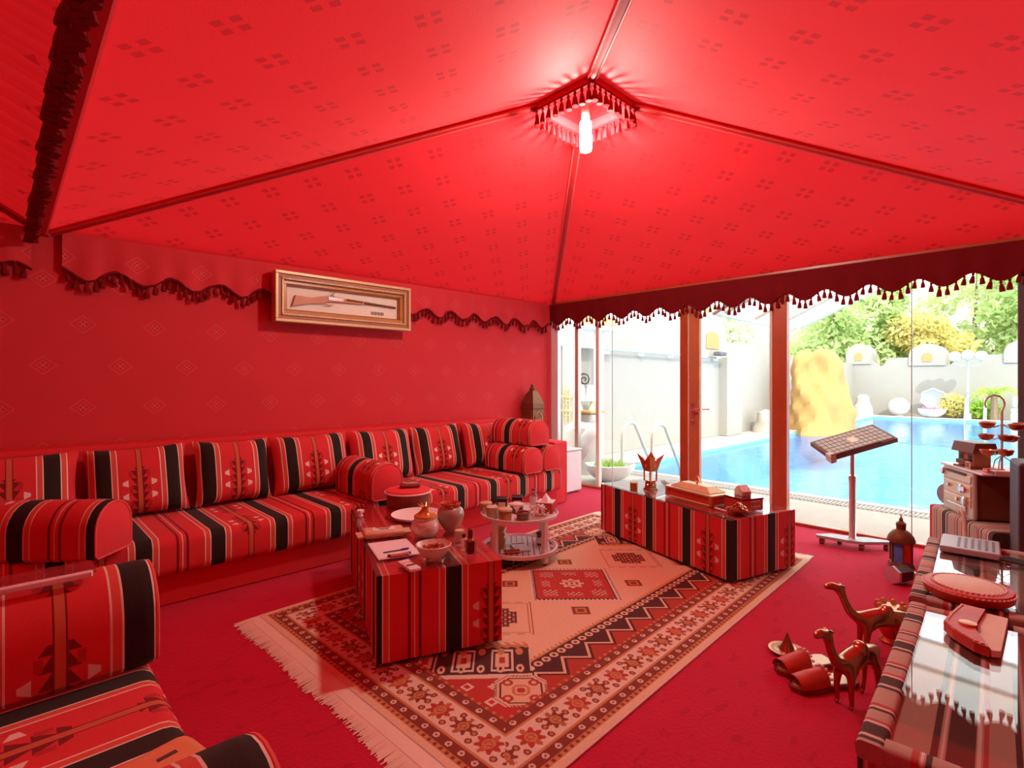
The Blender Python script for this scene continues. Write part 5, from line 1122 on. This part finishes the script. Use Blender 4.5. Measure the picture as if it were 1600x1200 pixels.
for i, (p, q) in enumerate(zip(sp_[1:7], sp_[2:7])):
    n_ = max(2, int(math.dist(p, q) / .016))
    for k in range(n_):
        t = (k + .5) / n_; x, y = p[0] + (q[0] - p[0]) * t, p[1] + (q[1] - p[1]) * t
        if stm is None: o = O('stitch', Ms().box((0, 0, 0), (.012, .004, .004)), 'stitch', sth); stm = o.data
        else: o = OB('stitch', stm, sth)
        o.location = (x * .94, y * .88, .036); o.rotation_euler = (0, 0, math.atan2(q[1] - p[1], q[0] - p[0]) + .6)
O('buckle', Ms().lathe([(.030, .034), (.026, .041), (.012, .043)], 14, (.06, .01, 0)), 'copper', sth, smooth=True)

# ================================================================== STEREO CORNER
BA = R(29.6)
ot = E('striped_ottoman', 'tan and brown striped block seat in the corner by the glass', 'ottoman', (5.33, .70, 0), BA)
pr = rrect(-.37, 0, .03, .42, .03, 3); O('cushion_block', Ms().extrude_uv(pr, -.86, -.06, 30, .04), 'tan_sadu', ot, smooth=True); O('red_side', Ms().box((-.0325, -.185, .225), (.055, .37, .39), .02, 2), 'cap_red', ot)
for x in (-.8, -.05):
    for y in (-.06, -.31): O('foot', Ms().lathe([(.03, 0), (.03, .03)], 10, (x, y, 0)), 'black', ot)
sx_ = E('stereo_system', 'beige hi-fi stereo tower with round knobs on the striped block', 'stereo', (5.235, .600, .4205), BA)
O('cabinet', Ms().box((-.21, -.17, .165), (.40, .28, .33), .01), 'wood_dark', sx_); fc = O('front_panel', Ms().box((-.21, -.018, .165), (.42, .03, .335), .012, 2), 'chrome_beige', sx_)
for z, h in ((.275, .05), (.19, .085), (.11, .06)): O('deck_panel', Ms().box((-.215, .0, z), (.36, .008, h), .003), 'jar_lid', fc)
O('cassette_door', Ms().box((-.21, .002, .045), (.26, .012, .06), .006), 'chrome_beige', fc); O('display', Ms().box((-.20, .003, .305), (.26, .006, .018)), 'ink', fc)
for x, z, r_ in ((-.29, .20, .030), (-.335, .115, .034), (-.24, .115, .016), (-.12, .20, .014), (-.03, .29, .026), (-.33, .2, .02)): O('knob', Ms().lathe([(r_, 0), (r_, .014), (r_ * .8, .02)], 18, mtx=Matrix.Translation((x, .002, z)) @ Matrix.Rotation(R(-90), 4, 'X')), 'silver', fc, smooth=True)
O('shelf_top', Ms().box((-.27, -.17, .342), (.56, .36, .016), .004), 'white', sx_)
sk_ = E('round_speaker', 'round grey speaker bulging at the side of the stereo', 'speaker', (5.315, .575, .4205), BA + R(25)); O('housing', Ms().lathe([(.03, -.06), (.075, -.04), (.088, 0), (.080, .015)], 24, mtx=Matrix.Translation((0, .0, .09)) @ Matrix.Rotation(R(-90), 4, 'X')), 'grey', sk_, smooth=True); O('cone', Ms().lathe([(.078, .016), (.05, .006), (.02, .012), (.001, .016)], 24, mtx=Matrix.Translation((0, .0, .09)) @ Matrix.Rotation(R(-90), 4, 'X'), cap=False), 'dark_grey', sk_, smooth=True)
SH = .4205 + .351
hs = E('model_house', 'dark wooden model house on the stereo shelf', 'model house', (5.06, .40, SH), BA + R(10))
O('base', Ms().box((0, 0, .006), (.20, .15, .012)), 'wood_dark', hs); O('walls', Ms().box((0, 0, .07), (.15, .11, .118)), 'frame_dark', hs); O('roof', Ms().prism([(-.085, .115), (.085, .115), (.065, .185), (-.065, .185)], -.105, .105, Matrix(((0, 0, 1, 0), (1, 0, 0, 0), (0, 1, 0, 0), (0, 0, 0, 1)))), 'wood_dark', hs)
for x in (-.04, .045): O('window', Ms().box((x, .056, .07), (.035, .004, .045)), 'black', hs)
O('balcony', Ms().box((0, .075, .045), (.09, .04, .03), .003), 'wood_dark', hs)
pf_ = E('photo_frame', 'tiny white picture frame on the edge of the stereo shelf', 'picture frame', (4.935, .425, SH), BA + R(10)); O('frame', frame_ring(.05, .055, .01, -.004, .004), 'label', pf_, loc=(0, 0, .0275)); O('picture', Ms().box((0, 0, .0275), (.032, .003, .037)), 'frame_dark', pf_)
bt = E('bowl_tree', 'metal stand of hanging copper bowls on the stereo shelf', 'bowl stand', (4.885, .245, SH), BA)
O('stem', Ms().tube([(0, 0, 0), (0, 0, .42)], .007, 8), 'chrome_beige', bt); O('foot', Ms().lathe([(.04, 0), (.035, .008), (.010, .03)], 14), 'chrome_beige', bt, smooth=True); O('crook', Ms().tube([(0, 0, .42)] + [(.0, .04 - .055 * math.cos(t) , .47 + .06 * math.sin(t)) for t in np.linspace(-.6, 3.6, 12)], .006, 6), 'chrome_beige', bt, smooth=True)
for (x, y, z) in ((.10, .03, .30), (.03, .07, .30), (-.10, -.03, .30), (-.05, -.08, .305), (.08, .05, .215), (-.05, .0, .22), (.02, -.06, .21), (.04, .06, .11), (-.08, .02, .125)):
    b_ = O('bowl', Ms().lathe([(.018, z), (.036, z + .012), (.046, z + .042), (.043, z + .043), (.03, z + .016), (.001, z + .008)], 16, (x, y, 0), cap=False), 'copper', bt, smooth=True); O('arm', Ms().tube([(0, 0, z + .03), (x * .5, y * .5, z + .01), (x * .75, y * .75, z + .02)], .004, 5), 'chrome_beige', b_, smooth=True)
for a in (.3, 2.4, 4.5): O('brace', Ms().tube([(.0, 0, .12), (.05 * math.cos(a), .05 * math.sin(a), .08), (.07 * math.cos(a), .07 * math.sin(a), .0)], .004, 5), 'chrome_beige', bt, smooth=True)
for k, (m_, lb) in enumerate((('leather', 'red cassette box lying on the stereo shelf'), ('label', 'white cassette box lying beside the red one'))):
    o = E('cassette_box', lb, 'cassette box', (4.835 - .0 * k - k * .07, .285 - .04 * k, SH), BA, 'cassette boxes on the shelf'); O('case', Ms().box((0, 0, .015), (.06, .09, .03), .002), m_, o); O('spine', Ms().box((0, .0455, .015), (.05, .002, .02)), 'glass_red' if k == 0 else 'ink', o)
wc = E('wooden_cabinet', 'reddish wooden cabinet at the right edge beside the glass', 'cabinet', (5.24, -.16, 0)); O('carcass', Ms().box((0, 0, .52), (.46, .44, 1.04), .008), 'wood_red', wc)
for z in (.30, .68): O('door', Ms().box((-.235, 0, z), (.02, .40, .34), .006), 'wood_tan', wc)
for z in (.30, .68): O('knob', Ms().sphere((-.252, .14, z), .012, 8, 6), 'brass', wc)
O('cornice', Ms().box((0, 0, 1.05), (.50, .48, .03), .008), 'wood_dark', wc)
bs = E('black_speaker', 'tall black speaker in the corner behind the glass table', 'speaker', (4.42, .02, 0), R(10)); O('cabinet', Ms().box((0, 0, .46), (.30, .30, .92), .02, 2), 'maroon_black', bs)
for z, r_ in ((.32, .10), (.62, .10), (.82, .04)): O('driver', Ms().lathe([(r_, 0), (r_, .012), (r_ * .8, .004), (r_ * .3, .0), (.001, .012)], 22, mtx=Matrix.Translation((-.15, 0, z)) @ Matrix.Rotation(R(-90), 4, 'Y'), cap=False), 'black', bs, smooth=True)
O('walking_cane', Ms().tube([(0, 0, 0), (.05, .02, .47), (.06, .03, .51), (.08, .04, .52), (.09, .05, .49)], .011, 8), 'hide', label='pale walking cane leaning against the stereo block', cat='cane', loc=(4.62, .40, 0), smooth=True)
